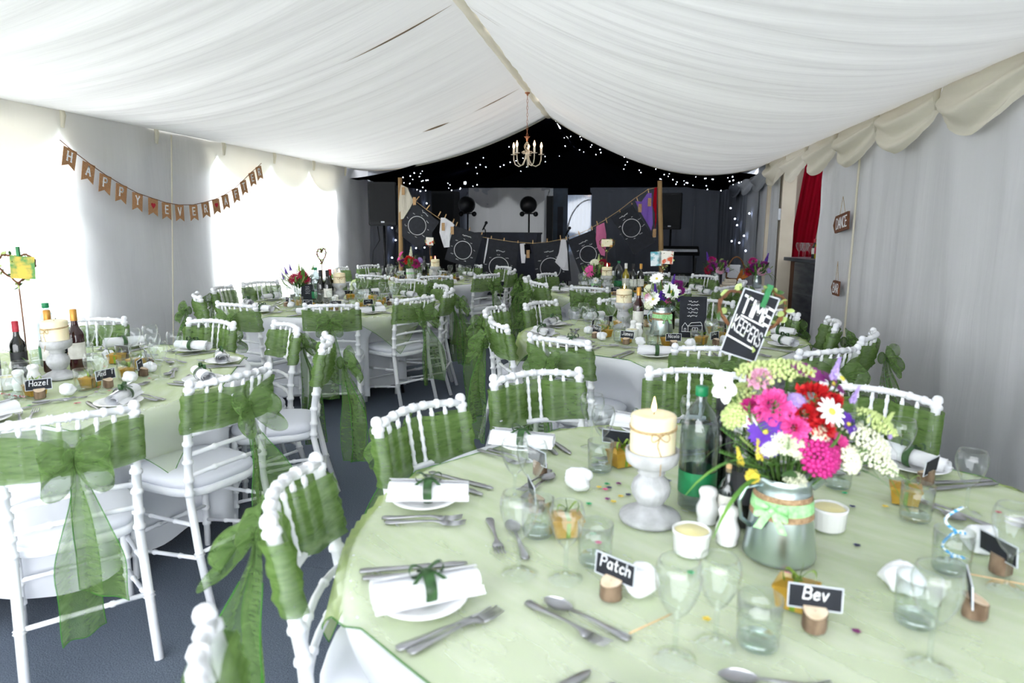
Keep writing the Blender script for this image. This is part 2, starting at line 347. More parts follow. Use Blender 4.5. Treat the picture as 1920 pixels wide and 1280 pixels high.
def seam(side, y, t0, t1, w):
    def fn(u, v):
        t = t0+(t1-t0)*u; p = ceil_pt(side, t, y+(v-.5)*w*math.sin(PI*min(1, u*1.0+.02))); p.z -= .012; return p
    obj('panel_gap', MB().grid(fn, 12, 1).mesh('panel_gap', 'gap_brown'), ceil)
seam(-1, 7.9, .02, .2, .035); seam(-1, 7.9, .29, .40, .045); seam(-1, 4.9, .02, .30, .03); seam(1, 4.9, .02, .1, .02)
obj('ridge_strip', MB().grid(lambda u, v: Vector((XM+(u-.5)*.09, Y0+(YE-Y0)*v, 3.0-.012*math.cos((u-.5)*PI)+.012*nz(v*40, 3, 0)-.004)), 4, 160).mesh('ridge_strip', 'pelmet_lining'), ceil)
obj('end_hem', MB().tube([ceil_pt(-1, 1-i/24, YE) for i in range(24)]+[ceil_pt(1, i/24, YE) for i in range(25)], .008, 5).mesh('end_hem', 'pelmet_lining'), ceil)

# ---- wall linings with folds; outer canvas with its windows
def wall_sheet(name, mat, p0, p1, z0, z1, amp, freq, parent, seed, diag=0, dens=26):
    p0, p1 = Vector((*p0, 0)), Vector((*p1, 0)); d = p1-p0; L = d.length; nrm = Vector((-d.y, d.x, 0)).normalized()
    def fn(u, v):
        s = u*L+p0.y+p0.x; z = z0+(z1-z0)*v; a = amp*(nz(s*freq, seed, z*.25)+.5*nz(s*freq*2.3, seed+5, z*.4)+diag*nz((s*.8+z*.9)*3.5, seed+9, (s-z)*.35)*(1.6-v))
        return p0+d*u+nrm*a+Vector((0, 0, z))
    return obj(name, MB().grid(fn, max(8, int(L*dens)), 22).mesh(name, mat), parent)
wl = struct(obj('wall_left', None)); wr = struct(obj('wall_right', None)); wb = struct(obj('wall_back', None))
ties = [4.6-1.03*k for k in range(5, 0, -1)]+[4.6+1.03*k for k in range(6)]
for i, (a, b) in enumerate([(Y0, 1.5), (1.5, 3.57), (3.57, 5.63), (5.63, 7.7), (7.7, 10.75)]):
    wall_sheet('lining_panel', 'wall_lining', (XL, a), (XL, b), .0, 2.34, .035, 1.6, wl, 11, 1.1 if i in (2, 3) else 1.1)
    wall_sheet('lining_panel', 'wall_lining', (XR, a), (XR, b if i < 3 else 7.25), .0, 2.36, .045, 2.4, wr, 31, .3) if i < 4 else None
wall_sheet('lining_panel', 'white_drape', (XR, 9.1), (XR, YE+.35), .0, 2.3, .035, 6, wr, 51)
obj('seam_cord', MB().tube([(XL+.05+.008*nz(z*2, 1, 1), 5.63+.02*z-.02, .02+z*2.25/12) for z in range(13)], .007, 5).mesh('seam_cord', 'pelmet_lining'), wl)
obj('seam_cord', MB().tube([(XR-.045, 6.0-.0*z, .02+z*2.2/12) for z in range(13)], .009, 5).mesh('seam_cord', 'pelmet_lining'), wr)
def canvas(parent, c, d, name='canvas_panel'): return obj(name, MB().box(c, d).mesh(name, 'outer_canvas', False), parent)
XO = XL-.14
for a, b in ((4.75, 6.45), (9.55, YB+.1)): canvas(wl, (XO, (a+b)/2, 1.25), (.02, b-a, 2.5))
for k, (a, b) in enumerate(((Y0, 4.75), (6.45, 9.55))):
    canvas(wl, (XO, (a+b)/2, .2), (.02, b-a, .4)); canvas(wl, (XO, (a+b)/2, 2.38), (.02, b-a, .24))
    wn = struct(obj('window_%d' % (k+1), MB().grid(lambda u, v: Vector((XO, a+(b-a)*u, .4+1.86*v)), 1, 1).mesh('window', 'clear_glass', False)))
    fr = MB()
    for q in (a+.02, b-.02): fr.box((XO, q, 1.33), (.05, .04, 1.9))
    for q in (.4, 2.26): fr.box((XO, (a+b)/2, q), (.05, b-a, .04))
    obj('window_frame', fr.mesh('window_frame', 'outer_canvas', False), wn)
canvas(wr, (XR+.16, (Y0+7.15)/2, 1.25), (.02, 7.15-Y0, 2.5)); canvas(wr, (XR+.16, 12.2, 1.25), (.02, 5.8, 2.5))
# ---- eave pelmets: a row of swags along each side
def swag(parent, X, s, ya, yb, zt, drop, mat, seed, name='swag', endz=.13, puff=1.0):
    def fn(u, v):
        q = math.sin(PI*u)**.75 if 0 < u < 1 else 0
        d = endz+(drop-endz)*q
        z = zt-.015-d*v-.012*nz(u*3, seed, v*2)
        b = .02+.05*math.sin(PI*min(1, v*1.05))*(.4+.9*q)*puff+.055*q*v*puff+.034*q*math.sin(v*14+3.0*nz(u*1.5, seed, 0)+3*abs(u-.5))+.02*q*nz(u*3, v*5, seed)+.012*math.sin(u*50)*(1-q)*(1-.3*v)
        if v > .93: b -= (v-.93)*.5*q
        return Vector((X-s*(-b if s < 0 else b), ya+(yb-ya)*u, z))
    return obj(name, MB().grid(fn, 26, 34).mesh('swag', mat), parent)
tl = struct(obj('trim_1', None)); tr_ = struct(obj('trim_2', None))
for i in range(len(ties)-1):
    a, b = ties[i], ties[i+1]
    swag(tl, XL, -1, a, b, 2.32, .38+.03*nz(i*3.1, 1, 1), 'pelmet_lining', i*2.7)
    swag(tr_, XR, 1, a, b, 2.33, .36+.04*nz(i*2.3, 5, 1), 'pelmet_lining', i*3.9+20, puff=1.5)
    for P, X, s in ((tl, XL, -1), (tr_, XR, 1)):
        x = X-s*.055
        obj('swag_tie', MB().tube([(x, b, 2.33), (x-s*.012, b+.004, 2.26), (x-s*.004, b-.003, 2.17)], [.016, .020, .012], 7).mesh('swag_tie', 'pelmet_lining'), P)
        obj('eave_band', MB().grid(lambda u, v: Vector((X-s*(.015+.035*v+.01*math.sin(u*90)*v), a+(b-a)*u, 2.40-.09*v)), 40, 3).mesh('eave_band', 'pelmet_lining'), P)

# ---- the dark end: black star ceiling, grey voile walls, dance floor
dk = struct(obj('ceiling_dance_floor', None))
def dark_pt(side, t, y):
    e = XL if side < 0 else XR; x = XM+(e-XM)*t
    return Vector((x, y, 2.16+.92*(1-t)**1.5+.04*nz(y*2, t*3, side)))
for side in (-1, 1):
    obj('black_panel', MB().grid(lambda u, v: dark_pt(side, u, YE-.15+(YB-YE+.2)*v), 20, 20, side < 0).mesh('black_panel', 'black_lining'), dk)
star = MB().ball((0, 0, 0), .0065, 6, 4).mesh('star_light', 'star_glow')
rs = random.Random(5)
for i in range(105):
    side = rs.choice((-1, 1)); t = rs.random()**.8; y = YE+.3+rs.random()*(YB-YE-.4); p = dark_pt(side, t, y); p.z -= .03
    obj('star_light', star, dk, p, None, rs.choice((.7, .9, 1, 1.25)))
p = onY(872, 343, 12.2); obj('star_light', MB().ball((0, 0, 0), .022, 8, 5).mesh('star_bright', 'star_bright'), dk, p)
obj('dance_floor', MB().box(((XL+XR)/2, 12.8, .004), (XR-XL, 4.4, .016)).mesh('dance_floor', 'speaker_black', False))
struct(bpy.data.objects['dance_floor'])
wall_sheet('voile_panel', 'grey_voile_light', (XL, 10.75), (XL, 11.6), 0, 2.3, .04, 5, wl, 61)
wall_sheet('voile_panel', 'grey_voile', (XL, 11.6), (XL, YB), 0, 2.3, .04, 5, wl, 62)
wall_sheet('voile_panel', 'grey_voile_light', (XR, YE+.3), (XR, 11.6), 0, 2.3, .04, 6, wr, 63)
wall_sheet('voile_panel', 'grey_voile', (XR, 11.6), (XR, YB), 0, 2.3, .04, 5, wr, 64)
def bx(px): return onY(px, 430, YB-.1).x
def bz(py): return onY(960, py, YB-.1).z
for a, b, mt, z1 in ((745, 880, 'grey_voile', 2.25), (880, 1022, 'back_drape', 2.25), (1108, 1300, 'grey_voile', 2.25), (1300, 1420, 'grey_voile', 2.25), (600, 745, 'grey_voile', 2.25)):
    wall_sheet('voile_panel', mt, (bx(a), YB-.1), (bx(b), YB-.1), 0, z1, .05, 3, wb, a*.1)
obj('gable_panel', MB().prism([(XL, 2.1), (XR, 2.1), (XR, 2.5), (XM, 3.3), (XL, 2.5)], YB-.02, YB, Matrix(((1, 0, 0, 0), (0, 0, 1, 0), (0, 1, 0, 0), (0, 0, 0, 1)))).mesh('gable_panel', 'black_lining', False), wb)
canvas(wb, ((XL+bx(880))/2, YB+.05, 1.25), (bx(880)-XL, .02, 2.5)); canvas(wb, ((XR+bx(1110))/2, YB+.05, 1.25), (XR-bx(1110), .02, 2.5)); canvas(wb, ((bx(880)+bx(1110))/2, YB+.05, .45), (bx(1110)-bx(880), .02, .9))
canvas(wb, ((XL+XR)/2, YB+.05, 2.75), (XR-XL, .02, .9))
for X in (XL-.02, XR+.02):
    canvas(wb, (X, 12.2, 2.47), (.8, 5.8, .02), 'eave_canvas'); canvas(wb, (X, (Y0+9.3)/2, 2.46), (.55, 9.3-Y0, .02), 'eave_canvas')  # strips added over the eave gaps to keep sky light from leaking in
# swagged voile over the back wall
for a, b, dr, mt in ((760, 880, .5, 'grey_voile'), (878, 952, .42, 'grey_voile_light'), (952, 1030, .42, 'grey_voile_light'), (1105, 1250, .45, 'grey_voile'), (1250, 1400, .4, 'grey_voile')):
    o = swag(wb, 0, 1, 0, bx(b)-bx(a), 2.26, dr, mt, a, 'voile_swag', .08, 1.3); o.rotation_euler = (0, 0, -PI/2); o.location = (bx(a), YB-.14, 0)
for i in range(3):
    swag(wl, XL, -1, 10.0+i*1.03, 11.03+i*1.03, 2.30, .40, 'grey_voile_light' if i == 0 else 'grey_voile', 70+i, 'voile_swag')
    swag(wr, XR, 1, 9.75+i*1.03, 10.78+i*1.03, 2.31, .36, 'pelmet_lining' if i < 0 else ('grey_voile_light' if i < 2 else 'grey_voile'), 80+i, 'voile_swag', puff=1.5)
# door and arched window in the back wall
dr = struct(obj('door_1', MB().box(((bx(1035)+bx(1063))/2, YB-.05, 1.12), (bx(1063)-bx(1035), .05, 2.24)).mesh('door', 'blue_frame', False)))
obj('door_frame', MB().box((bx(1028), YB-.06, 1.12), (bx(1038)-bx(1022), .06, 2.24)).mesh('door_frame', 'white_paint', False), dr)
obj('door_panel', MB().box((bx(1050), YB-.085, 1.2), (.12, .02, 1.3)).mesh('door_panel', 'navy_board', False), dr)
wn = struct(obj('window_3', MB().grid(lambda u, v: Vector((bx(1060)+(bx(1106)-bx(1060))*u, YB-.02, .9+1.3*v)), 1, 1).mesh('window', 'plastic_bottle', False)))
c0 = Vector((bx(1106), YB-.05, 1.2))
obj('window_arch', MB().tube([c0+Vector((-.50*math.sin(a), 0, .80*math.cos(a))) for a in [i*PI/2/14 for i in range(15)]]+[c0+Vector((-.5, 0, -.5))], .014, 6).mesh('window_arch', 'white_paint'), wn)
obj('window_curtain', MB().grid(lambda u, v: Vector((bx(1060)+(bx(1108)-bx(1060))*u, YB+.03+.015*math.sin(u*40), .9+1.35*v)), 40, 3).mesh('window_curtain', 'window_net'), wn)
# fairy lights behind the sheer curtain beside the bar, and dotted on the back voile
fl_ = obj('fairy_lights', None); tag(fl_, 'tiny blue-white fairy lights behind the sheer white curtain beside the bar', 'fairy lights')
fb = MB().ball((0, 0, 0), .014, 6, 4).mesh('fairy_bulb', 'fairy_glow')
for q in ((1370, 390), (1405, 400), (1382, 422), (1395, 442), (1372, 452), (1386, 455), (1398, 470), (1378, 410)):
    w = onX(*q, XR-.06); obj('bulb', fb, fl_, w)
obj('wire', MB().tube([(XR-.05, onX(1388, 400, XR-.06).y+.05*math.sin(k*2.), 2.1-.1*k) for k in range(12)], .002, 4).mesh('wire', 'metal_black'), fl_)
f2 = obj('fairy_lights', None); tag(f2, 'tiny blue-white fairy lights against the dark voile near the left loudspeaker', 'fairy lights')
for q in ((735, 427), (742, 450), (735, 483), (780, 465), (796, 464), (800, 381)):
    obj('bulb', fb, f2, onX(*q, XL+.07))
obj('wire', MB().tube([onX(*q, XL+.065) for q in ((735, 427), (742, 450), (735, 483), (780, 465), (796, 464), (800, 381))], .002, 4).mesh('wire', 'metal_black'), f2)

# ---- the bar annexe through the opening on the right
an = struct(obj('wall_annexe', None))
obj('board', MB().box((3.0, 9.75, 1.3), (2.4, .05, 2.6)).mesh('board', 'cream_board', False), an)
obj('end_wall', MB().box((4.2, 8.35, 1.3), (.05, 3.0, 2.6)).mesh('end_wall', 'outer_canvas', False), an)
obj('side_wall', MB().box((3.1, 7.05, 1.3), (2.2, .05, 2.6)).mesh('side_wall', 'outer_canvas', False), an)
obj('roof', MB().box((3.0, 8.4, 2.62), (2.4, 2.8, .02)).mesh('roof', 'wall_lining', False), an)
obj('corner_post', MB().box((XR+.10, 9.22, 1.15), (.16, .26, 2.3)).mesh('corner_post', 'cream_board', False), an)
obj('switch_box', MB().box((XR+.0, 9.12, 1.62), (.03, .07, .14)).mesh('switch_box', 'white_paint', False), an)
obj('annexe_floor', MB().box((3.0, 8.35, -.004), (2.4, 2.9, .01)).mesh('annexe_floor', 'carpet', False), an)
def drape(mb, p0, p1, z0, z1, amp, n, shear=0):
    p0, p1 = Vector((*p0, 0)), Vector((*p1, 0)); d = p1-p0; nn = Vector((-d.y, d.x, 0)).normalized()
    return mb.grid(lambda u, v: p0+d*u+nn*amp*math.sin(u*n*2*PI)*(1-.3*v)+Vector((shear*v, 0, z0+(z1-z0)*v)), n*10, 6)
tag(obj('red_curtain', drape(MB(), (2.06, 9.52), (2.34, 9.44), 1.0, 2.5, .025, 3, .17).mesh('red_curtain', 'red_curtain')), 'dark red curtain hanging behind the bar counter', 'curtain')
tag(obj('grey_curtain', drape(MB(), (2.46, 9.52), (3.1, 9.40), 1.0, 2.5, .03, 4, .08).mesh('grey_curtain', 'grey_curtain')), 'pale grey curtain hanging behind the bar bottles', 'curtain')
bar = tag(obj('bar_counter', None), 'steel-fronted bar counter with a wooden end post in the opening', 'bar counter')
bd = Vector((.42, -1.7, 0)); b0 = Vector((XR+.17, 9.0, 0)); ba = math.atan2(bd.y, bd.x)
Mb = T(b0) @ RZ(ba)
obj('front_panel', MB().box((.9, .02, .53), (1.7, .02, 1.02), Mb).mesh('front_panel', 'bar_steel', False), bar)
obj('front_panel', MB().box((.9, .045, .62), (1.7, .02, .84), Mb).mesh('front_panel', 'bar_steel', False), bar)
obj('worktop', MB().box((.86, .2, 1.075), (1.86, .55, .04), Mb).mesh('worktop', 'bar_steel', False), bar)
obj('end_post', MB().box((0.0, .06, .53), (.10, .10, 1.05), Mb).mesh('end_post', 'dark_wood', False), bar)
for k in range(3): obj('shelf_trim', MB().box((.9, .006, .22+.22*k), (1.66, .014, .012), Mb).mesh('shelf_trim', 'bar_steel', False), bar)

# ================================================================ CHAIRS
def turned(pts, r, rings, seg=8, tip=None):
    """a bamboo-turned rod through pts, with rings at fractions of its length"""
    pts = [Vector(p) for p in pts]; L = [0]
    for i in range(1, len(pts)): L.append(L[-1]+(pts[i]-pts[i-1]).length)
    def pos(s):
        for i in range(1, len(pts)):
            if s <= L[i] or i == len(pts)-1: return pts[i-1].lerp(pts[i], max(0, min(1, (s-L[i-1])/max(1e-6, L[i]-L[i-1]))))
    ss = {0.0: 1.0, L[-1]: 1.0}
    for l in L: ss.setdefault(l, 1.0)
    for q in rings:
        c = q*L[-1]
        for dx, k in ((-.010, 1.0), (-.005, 1.34), (.005, 1.34), (.010, 1.0)):
            if 0 < c+dx < L[-1]: ss[c+dx] = k
    if tip:
        for dx, k in tip: ss[L[-1]-dx] = k
    ks = sorted(ss); return MB().tube([pos(s) for s in ks], [ss[s]*r for s in ks], seg)
def post_pts(s): return [(s*.188, -.295, 0), (s*.183, -.235, .22), (s*.178, -.195, .44), (s*.180, -.205, .60), (s*.184, -.235, .80), (s*.187, -.262, .915)]
def rail_pts(z, y, n=9, c=.045): return [(-.18+.36*i/(n-1), y-c*(1-((i/(n-1))*2-1)**2), z+.012*(1-((i/(n-1))*2-1)**2)) for i in range(n)]
CHP = []
for s in (-1, 1):
    CHP.append(('back_post', turned(post_pts(s), .0155, (.24, .5, .56, .64, .72, .80, .955), 9, ((0, .35), (.004, .85), (.012, 1.12), (.022, 1.2), (.030, .9))).mesh('back_post', 'chair_paint')))
for s in (-1, 1):
    CHP.append(('leg', turned([(s*.175, .195, 0), (s*.168, .175, .44)], .0145, (.25, .42, .72, .9), 9).mesh('leg', 'chair_paint')))
CHP.append(('top_rail', turned(rail_pts(.885, -.252), .0125, (.1, .24, .38, .5, .62, .76, .9), 8).mesh('top_rail', 'chair_paint')))
CHP.append(('lower_back_rail', turned(rail_pts(.695, -.218), .0105, (.3, .7), 7).mesh('lower_back_rail', 'chair_paint')))
for z, y in ((.61, -.205), (.525, -.198)): CHP.append(('cross_rail', turned(rail_pts(z, y, 7, .02), .0095, (.3, .7), 7).mesh('cross_rail', 'chair_paint')))
for x in (-.125, -.075, -.025, .025, .075, .125):
    c = .045*(1-(x/.18)**2)
    CHP.append(('spindle', turned([(x, -.218-c, .695), (x, -.252-c, .885)], .0062, (.12, .32, .5, .68, .88), 7).mesh('spindle', 'chair_paint')))
def seat_outline(k, n=28):
    o = []
    for i in range(n):
        a = 2*PI*i/n; ca, sa = math.cos(a), math.sin(a); p = .55
        x = math.copysign(abs(ca)**p, ca)*.20*k; y = math.copysign(abs(sa)**p, sa)*.205*k
        x *= 1+.06*(y/.2); o.append((x, y))
    return o
def slab(rings):
    mb = MB(); n = 28
    for k, z in rings: mb.v += [(x, y, z) for x, y in seat_outline(k)]
    for i in range(len(rings)-1): mb.f += [(i*n+j, i*n+(j+1) % n, (i+1)*n+(j+1) % n, (i+1)*n+j) for j in range(n)]
    mb.f += [tuple(range(n-1, -1, -1)), tuple((len(rings)-1)*n+j for j in range(n))]; return mb
CHP.append(('seat_frame', slab([(.96, .425), (1.0, .43), (1.0, .452), (.97, .458)]).mesh('seat_frame', 'chair_paint')))
CHP.append(('cushion', slab([(.93, .455), (.985, .468), (.985, .482), (.93, .497), (.7, .507), (.3, .511)]).mesh('cushion', 'seat_pad')))
for a, b in (((-.170, .182, .20), (.170, .182, .20)), ((-.181, -.235, .22), (.181, -.235, .22)), ((-.172, .185, .13), (-.183, -.24, .20)), ((.172, .185, .13), (.183, -.24, .20)), ((-.170, .18, .30), (-.180, -.215, .33)), ((.170, .18, .30), (.180, -.215, .33))):
    CHP.append(('stretcher', turned([a, b], .0085, (.3, .7), 7).mesh('stretcher', 'chair_paint')))
# organza sash: a band round the back, tied in a bow with two tails behind
def band_mesh(seed):
    pl = []
    for i in range(25):
        x = -.19+.38*i/24; c = .045*(1-(x/.18)**2); off = .024-.040*smooth01((.062-abs(x))/.03)
        pl.append((x, -.232-c+off))
    for k in range(1, 8): a = PI/2-PI*k/8; pl.append((.186+.028*math.cos(a), -.236+.028*math.sin(a)))
    for i in range(25):
        x = .19-.38*i/24; c = .045*(1-(x/.18)**2); pl.append((x, -.232-c-.030))
    for k in range(1, 8): a = -PI/2-PI*k/8; pl.append((-.186+.028*math.cos(a), -.236+.028*math.sin(a)))
    n = len(pl)
    def fn(u, v):
        i = int(round(u*n)) % n; x, y = pl[i]; back = 32 <= i < 57
        mid = .782; pinch = 1-.45*math.exp(-(x/.06)**2) if back else 1
        h = (.155+.015*nz(u*6, seed, 0))*pinch; z = mid+.008*nz(u*4, seed+2, 1)-(.02*math.exp(-(x/.08)**2) if back else 0)+(v-.5)*h
        w = .006*math.sin(v*17+3*nz(u*5, seed, 0))+.004*nz(u*20, v*6, seed)
        return Vector((x*(1+w*.1), y+w-.17*(z-.79), z))
    return MB().grid(fn, n, 9)
def tail_mesh(seed, dx, zend, wd_, sway, phi=.75):
    phi = .75 if dx < 0 else -.65
    def fn(u, v):
        z = .765-(.765-zend)*v-.03*v*(u-.5); w = .030+(wd_-.03)*smooth01(v*1.6)
        o = (u-.5)*w*1.15; x = dx*smooth01(v*1.4)+o*math.cos(phi)+.012*nz(v*3, seed, u)
        y = -.345-.045*smooth01(v*2)+o*math.sin(phi)+sway*math.sin(PI*v*.9)-.01-.012*math.sin(u*9+v*3+seed)*(.3+v)-.012*nz(u*3+v*2, seed, 4)
        return Vector((x, y, z))
    return MB().grid(fn, 12, 18)
def loop_mesh(s, seed):
    def fn(u, v):
        a = u*2*PI; L = .095; cx = s*L*.5*(1-math.cos(a)); hz = .035*math.sin(a)*(1+.2*nz(u*3, seed, 0))
        wv = (v-.5)*(.02+.11*math.sin(a/2)**.8); x = cx*(1+.12*nz(u*2, seed, v)); y = -.335-.018-.055*math.sin(a/2)-.022*math.sin(a/2)*math.sin(v*9+seed)
        return Vector((x, y+wv*.35+hz*.45, .775+hz+wv*.95-.010*math.sin(a/2)+.008*nz(u*5, v*5, seed)))
    return MB().grid(fn, 22, 10)
def tail_hem(seed, dx, zend, wd_, sway):
    t = tail_mesh(seed, dx, zend, wd_, sway); w = 13
    ring = [t.v[j*w] for j in range(3, 19)]+[t.v[18*w+i] for i in range(1, 13)]+[t.v[j*w+12] for j in range(17, 2, -1)]
    return MB().tube(ring, .0016, 4)
SASH = []
for k in range(4):
    r_ = random.Random(k+40); z1, z2 = .16+.14*r_.random(), .22+.14*r_.random(); d1, d2 = -.02-.03*r_.random(), .03+.03*r_.random()
    a1 = (k*3.1, d1, z1, .12+.03*r_.random(), .01); a2 = (k*2.3+7, d2, z2, .11+.03*r_.random(), -.02)
    SASH.append(('sash', band_mesh(k*5.5).mesh('sash', 'green_organza_band'), [
        ('tail', tail_mesh(*a1).mesh('tail', 'green_organza')), ('tail', tail_mesh(*a2).mesh('tail', 'green_organza')),
        ('tail_hem', tail_hem(*a1).mesh('tail_hem', 'hem_green')), ('tail_hem', tail_hem(*a2).mesh('tail_hem', 'hem_green')),
        ('bow_loop', loop_mesh(-1, k*3).mesh('bow_loop', 'green_organza')), ('bow_loop', loop_mesh(1, k*3+5).mesh('bow_loop', 'green_organza')),
        ('knot', MB().ball((0, -.335, .775), .03, 10, 7, (1, .7, 1.15)).mesh('knot', 'green_organza'))]))
BINS = {0: 'right-hand', 36: 'far right', 72: 'far centre-right', 108: 'far centre-left', 144: 'far left', 180: 'left-hand', 216: 'near left', 252: 'near centre-left', 288: 'near centre-right', 324: 'near right'}
def adiff(a, b): return abs((a-b+180) % 360-180)
def seat_names(angs):
    pairs = sorted((adiff(a, b), a, b) for a in angs for b in BINS); got = {}; used = set()
    for d, a, b in pairs:
        if a not in got and b not in used: got[a] = BINS[b]; used.add(b)
    return got
R_T = .915; Z_T = .76
TB = {'A': dict(c=(.29, 1.60), name='front table', rot=8, chairs={193: 1.05, 155: 1.04, 121: 1.22, 91: 1.21, 58: 1.17, 22: 1.15, 229: 1.17}, places=[193, 229, 265, 300, 336, 155, 121, 91, 58, 22]),
      'B': dict(c=(-2.70, 2.72), name='bunting table', rot=-22, chairs={317: 1.36, 346: 1.22, 24: 1.29, 52: 1.20, 78: 1.03, 120: 1.06, 285: 1.3}, places=[281, 317, 349, 20, 52, 84, 118]),
      'C': dict(c=(-2.55, 5.80), name='middle left table', rot=-40, chairs={258: 1.26, 291: 1.20, 327: 1.05, 2: 1.0, 32: .95, 218: 1.17, 183: 1.12, 155: 1.2, 120: 1.15, 75: 1.15}, places=[258, 291, 327, 2, 36, 72, 108, 146, 182, 218]),
      'D': dict(c=(.22, 4.58), name='middle right table', rot=15, chairs={243: 1.22, 281: 1.18, 304: 1.36, 331: 1.25, 355: 1.05, 24: .92, 66: 1.05, 106: .95, 148: 1.02, 175: 1.15, 210: 1.13}, places=[243, 281, 317, 353, 24, 62, 106, 141, 175, 210]),
      'E': dict(c=(.05, 7.55), name='back right table', rot=30, chairs={250: 1.15, 286: 1.2, 322: 1.15, 0: 1.15, 40: 1.1, 76: 1.1, 112: 1.1, 150: 1.15, 182: 1.15, 215: 1.15}, places=[250, 286, 322, 358, 40, 76, 112, 148, 182, 215]),
      'F': dict(c=(-2.60, 8.60), name='back left table', rot=10, chairs={323: 1.22, 292: 1.2, 255: 1.2, 215: 1.15, 0: 1.15, 36: 1.15, 72: 1.12, 108: 1.12, 150: 1.15, 182: 1.15}, places=[250, 286, 322, 358, 36, 72, 108, 144, 182, 215])}
ci = 0
def put_chair(x, y, face, label):
    global ci
    sc = 1.0; ci += 1
    place('chiavari_chair', CHP+[SASH[ci % 4]], (x, y, 0), face-PI/2, label, 'chair', 'white chairs with green sashes', sc)
for k, t in TB.items():
    t['seat'] = seat_names(list(t['chairs']))
    for a, rb in t['chairs'].items():
        an = math.radians(a); r0 = rb-.262
        if k in 'CEF' and False: pass
        jit = math.radians(random.uniform(-5, 5))
        nm = t['seat'].get(a, 'second near-right')
        put_chair(t['c'][0]+r0*math.cos(an), t['c'][1]+r0*math.sin(an), an+PI+jit, 'white bamboo-turned chair with green organza sash, %s seat of the %s' % (nm, t['name']))

# ================================================================ TABLES AND CLOTHS
def round_cloth(seed, dents=()):
    seg = 120; mb = MB(); rings = [(.0, 0), (.3, 0), (.6, 0), (.8, 0), (.89, 0), (.912, .002), (.922, .012)]+[(None, s) for s in (.04, .1, .18, .28, .38, .48, .58, .665)]
    for r, s in rings:
        for j in range(seg):
            a = 2*PI*j/seg
            if r is None:
                k = s/.66; q = R_T+.012+.035*k+k**1.1*(.034*math.sin(a*13+seed+1.5*math.sin(a*3+seed))+.018*nz(math.cos(a)*4, math.sin(a)*4, seed))
                hz = Z_T-s+.012*k*math.sin(a*13+seed)
                for da, rf in dents:                                   # pushed in where a seat stands under the table edge
                    dd = abs((a-da+PI) % (2*PI)-PI)*R_T; q += (min(q, rf)-q)*smooth01((.34-dd)/.14)*smooth01((s-.06)/.16)
            else: q = max(r, .001)*R_T/.915; hz = Z_T-s
            mb.v.append((q*math.cos(a), q*math.sin(a), hz))
    for i in range(len(rings)-1): mb.f += [(i*seg+j, i*seg+(j+1) % seg, (i+1)*seg+(j+1) % seg, (i+1)*seg+j) for j in range(seg)]
    return mb
def overlay(side, seed):
    n = 56; h = side/2
    def fn(u, v):
        x, y = (u*2-1)*h, (v*2-1)*h; r = math.hypot(x, y); a = math.atan2(y, x)
        if r < R_T+.004: return Vector((x, y, Z_T+.0030+.0010*nz(x*9, y*3, seed)))
        s = r-R_T-.004; q = R_T+.024+.22*s+.05*s*math.sin(a*16+seed)
        return Vector((q*math.cos(a), q*math.sin(a), Z_T+.002-s*.985))
    return MB().grid(fn, n, n)
def overlay_hem(side, seed):
    o = overlay(side, seed); n = 56; w = n+1
    ring = [o.v[i] for i in range(w)]+[o.v[j*w+n] for j in range(1, w)]+[o.v[n*w+i] for i in range(n-1, -1, -1)]+[o.v[j*w] for j in range(n-1, 0, -1)]
    return MB().tube(ring+[ring[0]], .0016, 4)
TABLE = [('tabletop', MB().lathe([(.001, .73), (.90, .73), (.905, .74), (.90, .752), (.001, .752)], 48).mesh('tabletop', 'pole_wood'))]
for i in range(4):
    a = PI/4+i*PI/2; TABLE.append(('leg', MB().tube([(.5*math.cos(a), .5*math.sin(a), .73), (.62*math.cos(a), .62*math.sin(a), 0)], .014, 8).mesh('leg', 'metal_black')))
for i, (k, t) in enumerate(TB.items()):
    x, y = t['c']
    place('round_table', TABLE, (x, y, 0), .3*i, 'round folding table hidden under the cloths of the %s' % t['name'], 'table', 'round tables')
    tag(obj('tablecloth', round_cloth(i*1.7+.4, [(math.radians(a), rb-.262-.215) for a, rb in t['chairs'].items()]).mesh('tablecloth', 'table_linen'), None, (x, y, 0)), 'long white round tablecloth on the %s' % t['name'], 'tablecloth', 'white tablecloths')
    sd_ = 1.74 if k != 'B' else 1.70
    e = tag(obj('table_overlay', overlay(sd_, i*3.3).mesh('table_overlay', 'sheer_overlay'), None, (x, y, 0), math.radians(t['rot']-45)), 'square sheer pale green overlay draped across the %s' % t['name'], 'table overlay', 'green organza overlays')
    obj('hem', overlay_hem(sd_, i*3.3).mesh('hem', 'hem_green'), e)

# ================================================================ TABLEWARE
P_PLATE = MB().lathe([(.001, .006), (.052, .006), (.060, .009), (.088, .017), (.090, .0185), (.088, .0200), (.060, .0125), (.052, .0100), (.001, .0100)], 32).mesh('side_plate', 'porcelain')
def napkin(seed):
    mb = MB(); pts = []; N = 26
    def fn(u, v):                                                     # rolled linen, spiral seen at both ends
        a = u*2*PI*2.25; r = .0115+.0165*u; x = (v-.5)*.205*(1+.02*nz(u*3, seed, 0)); w = 1+.14*(2*v-1)*(1 if seed < 5 else -1)
        return Vector((x, r*w*math.cos(a)*1.2, .0275+r*w*math.sin(a)*.92+.0015*nz(v*6, u*6, seed)))
    mb.grid(fn, 64, 10)
    mb.grid(lambda u, v: Vector(((v-.5)*.212, -.026-.016*u, .012+.010*(1-u)**2+.003*nz(v*5, u*3, seed))), 6, 10)
    return mb
RIB = MB()
RIB.lathe([(.0325, -.011), (.0335, -.004), (.0335, .004), (.0325, .011)], 20); RIB.xf(T(0, 0, .0275) @ Matrix.Diagonal((1, 1.18, .98, 1)) @ RY(PI/2))
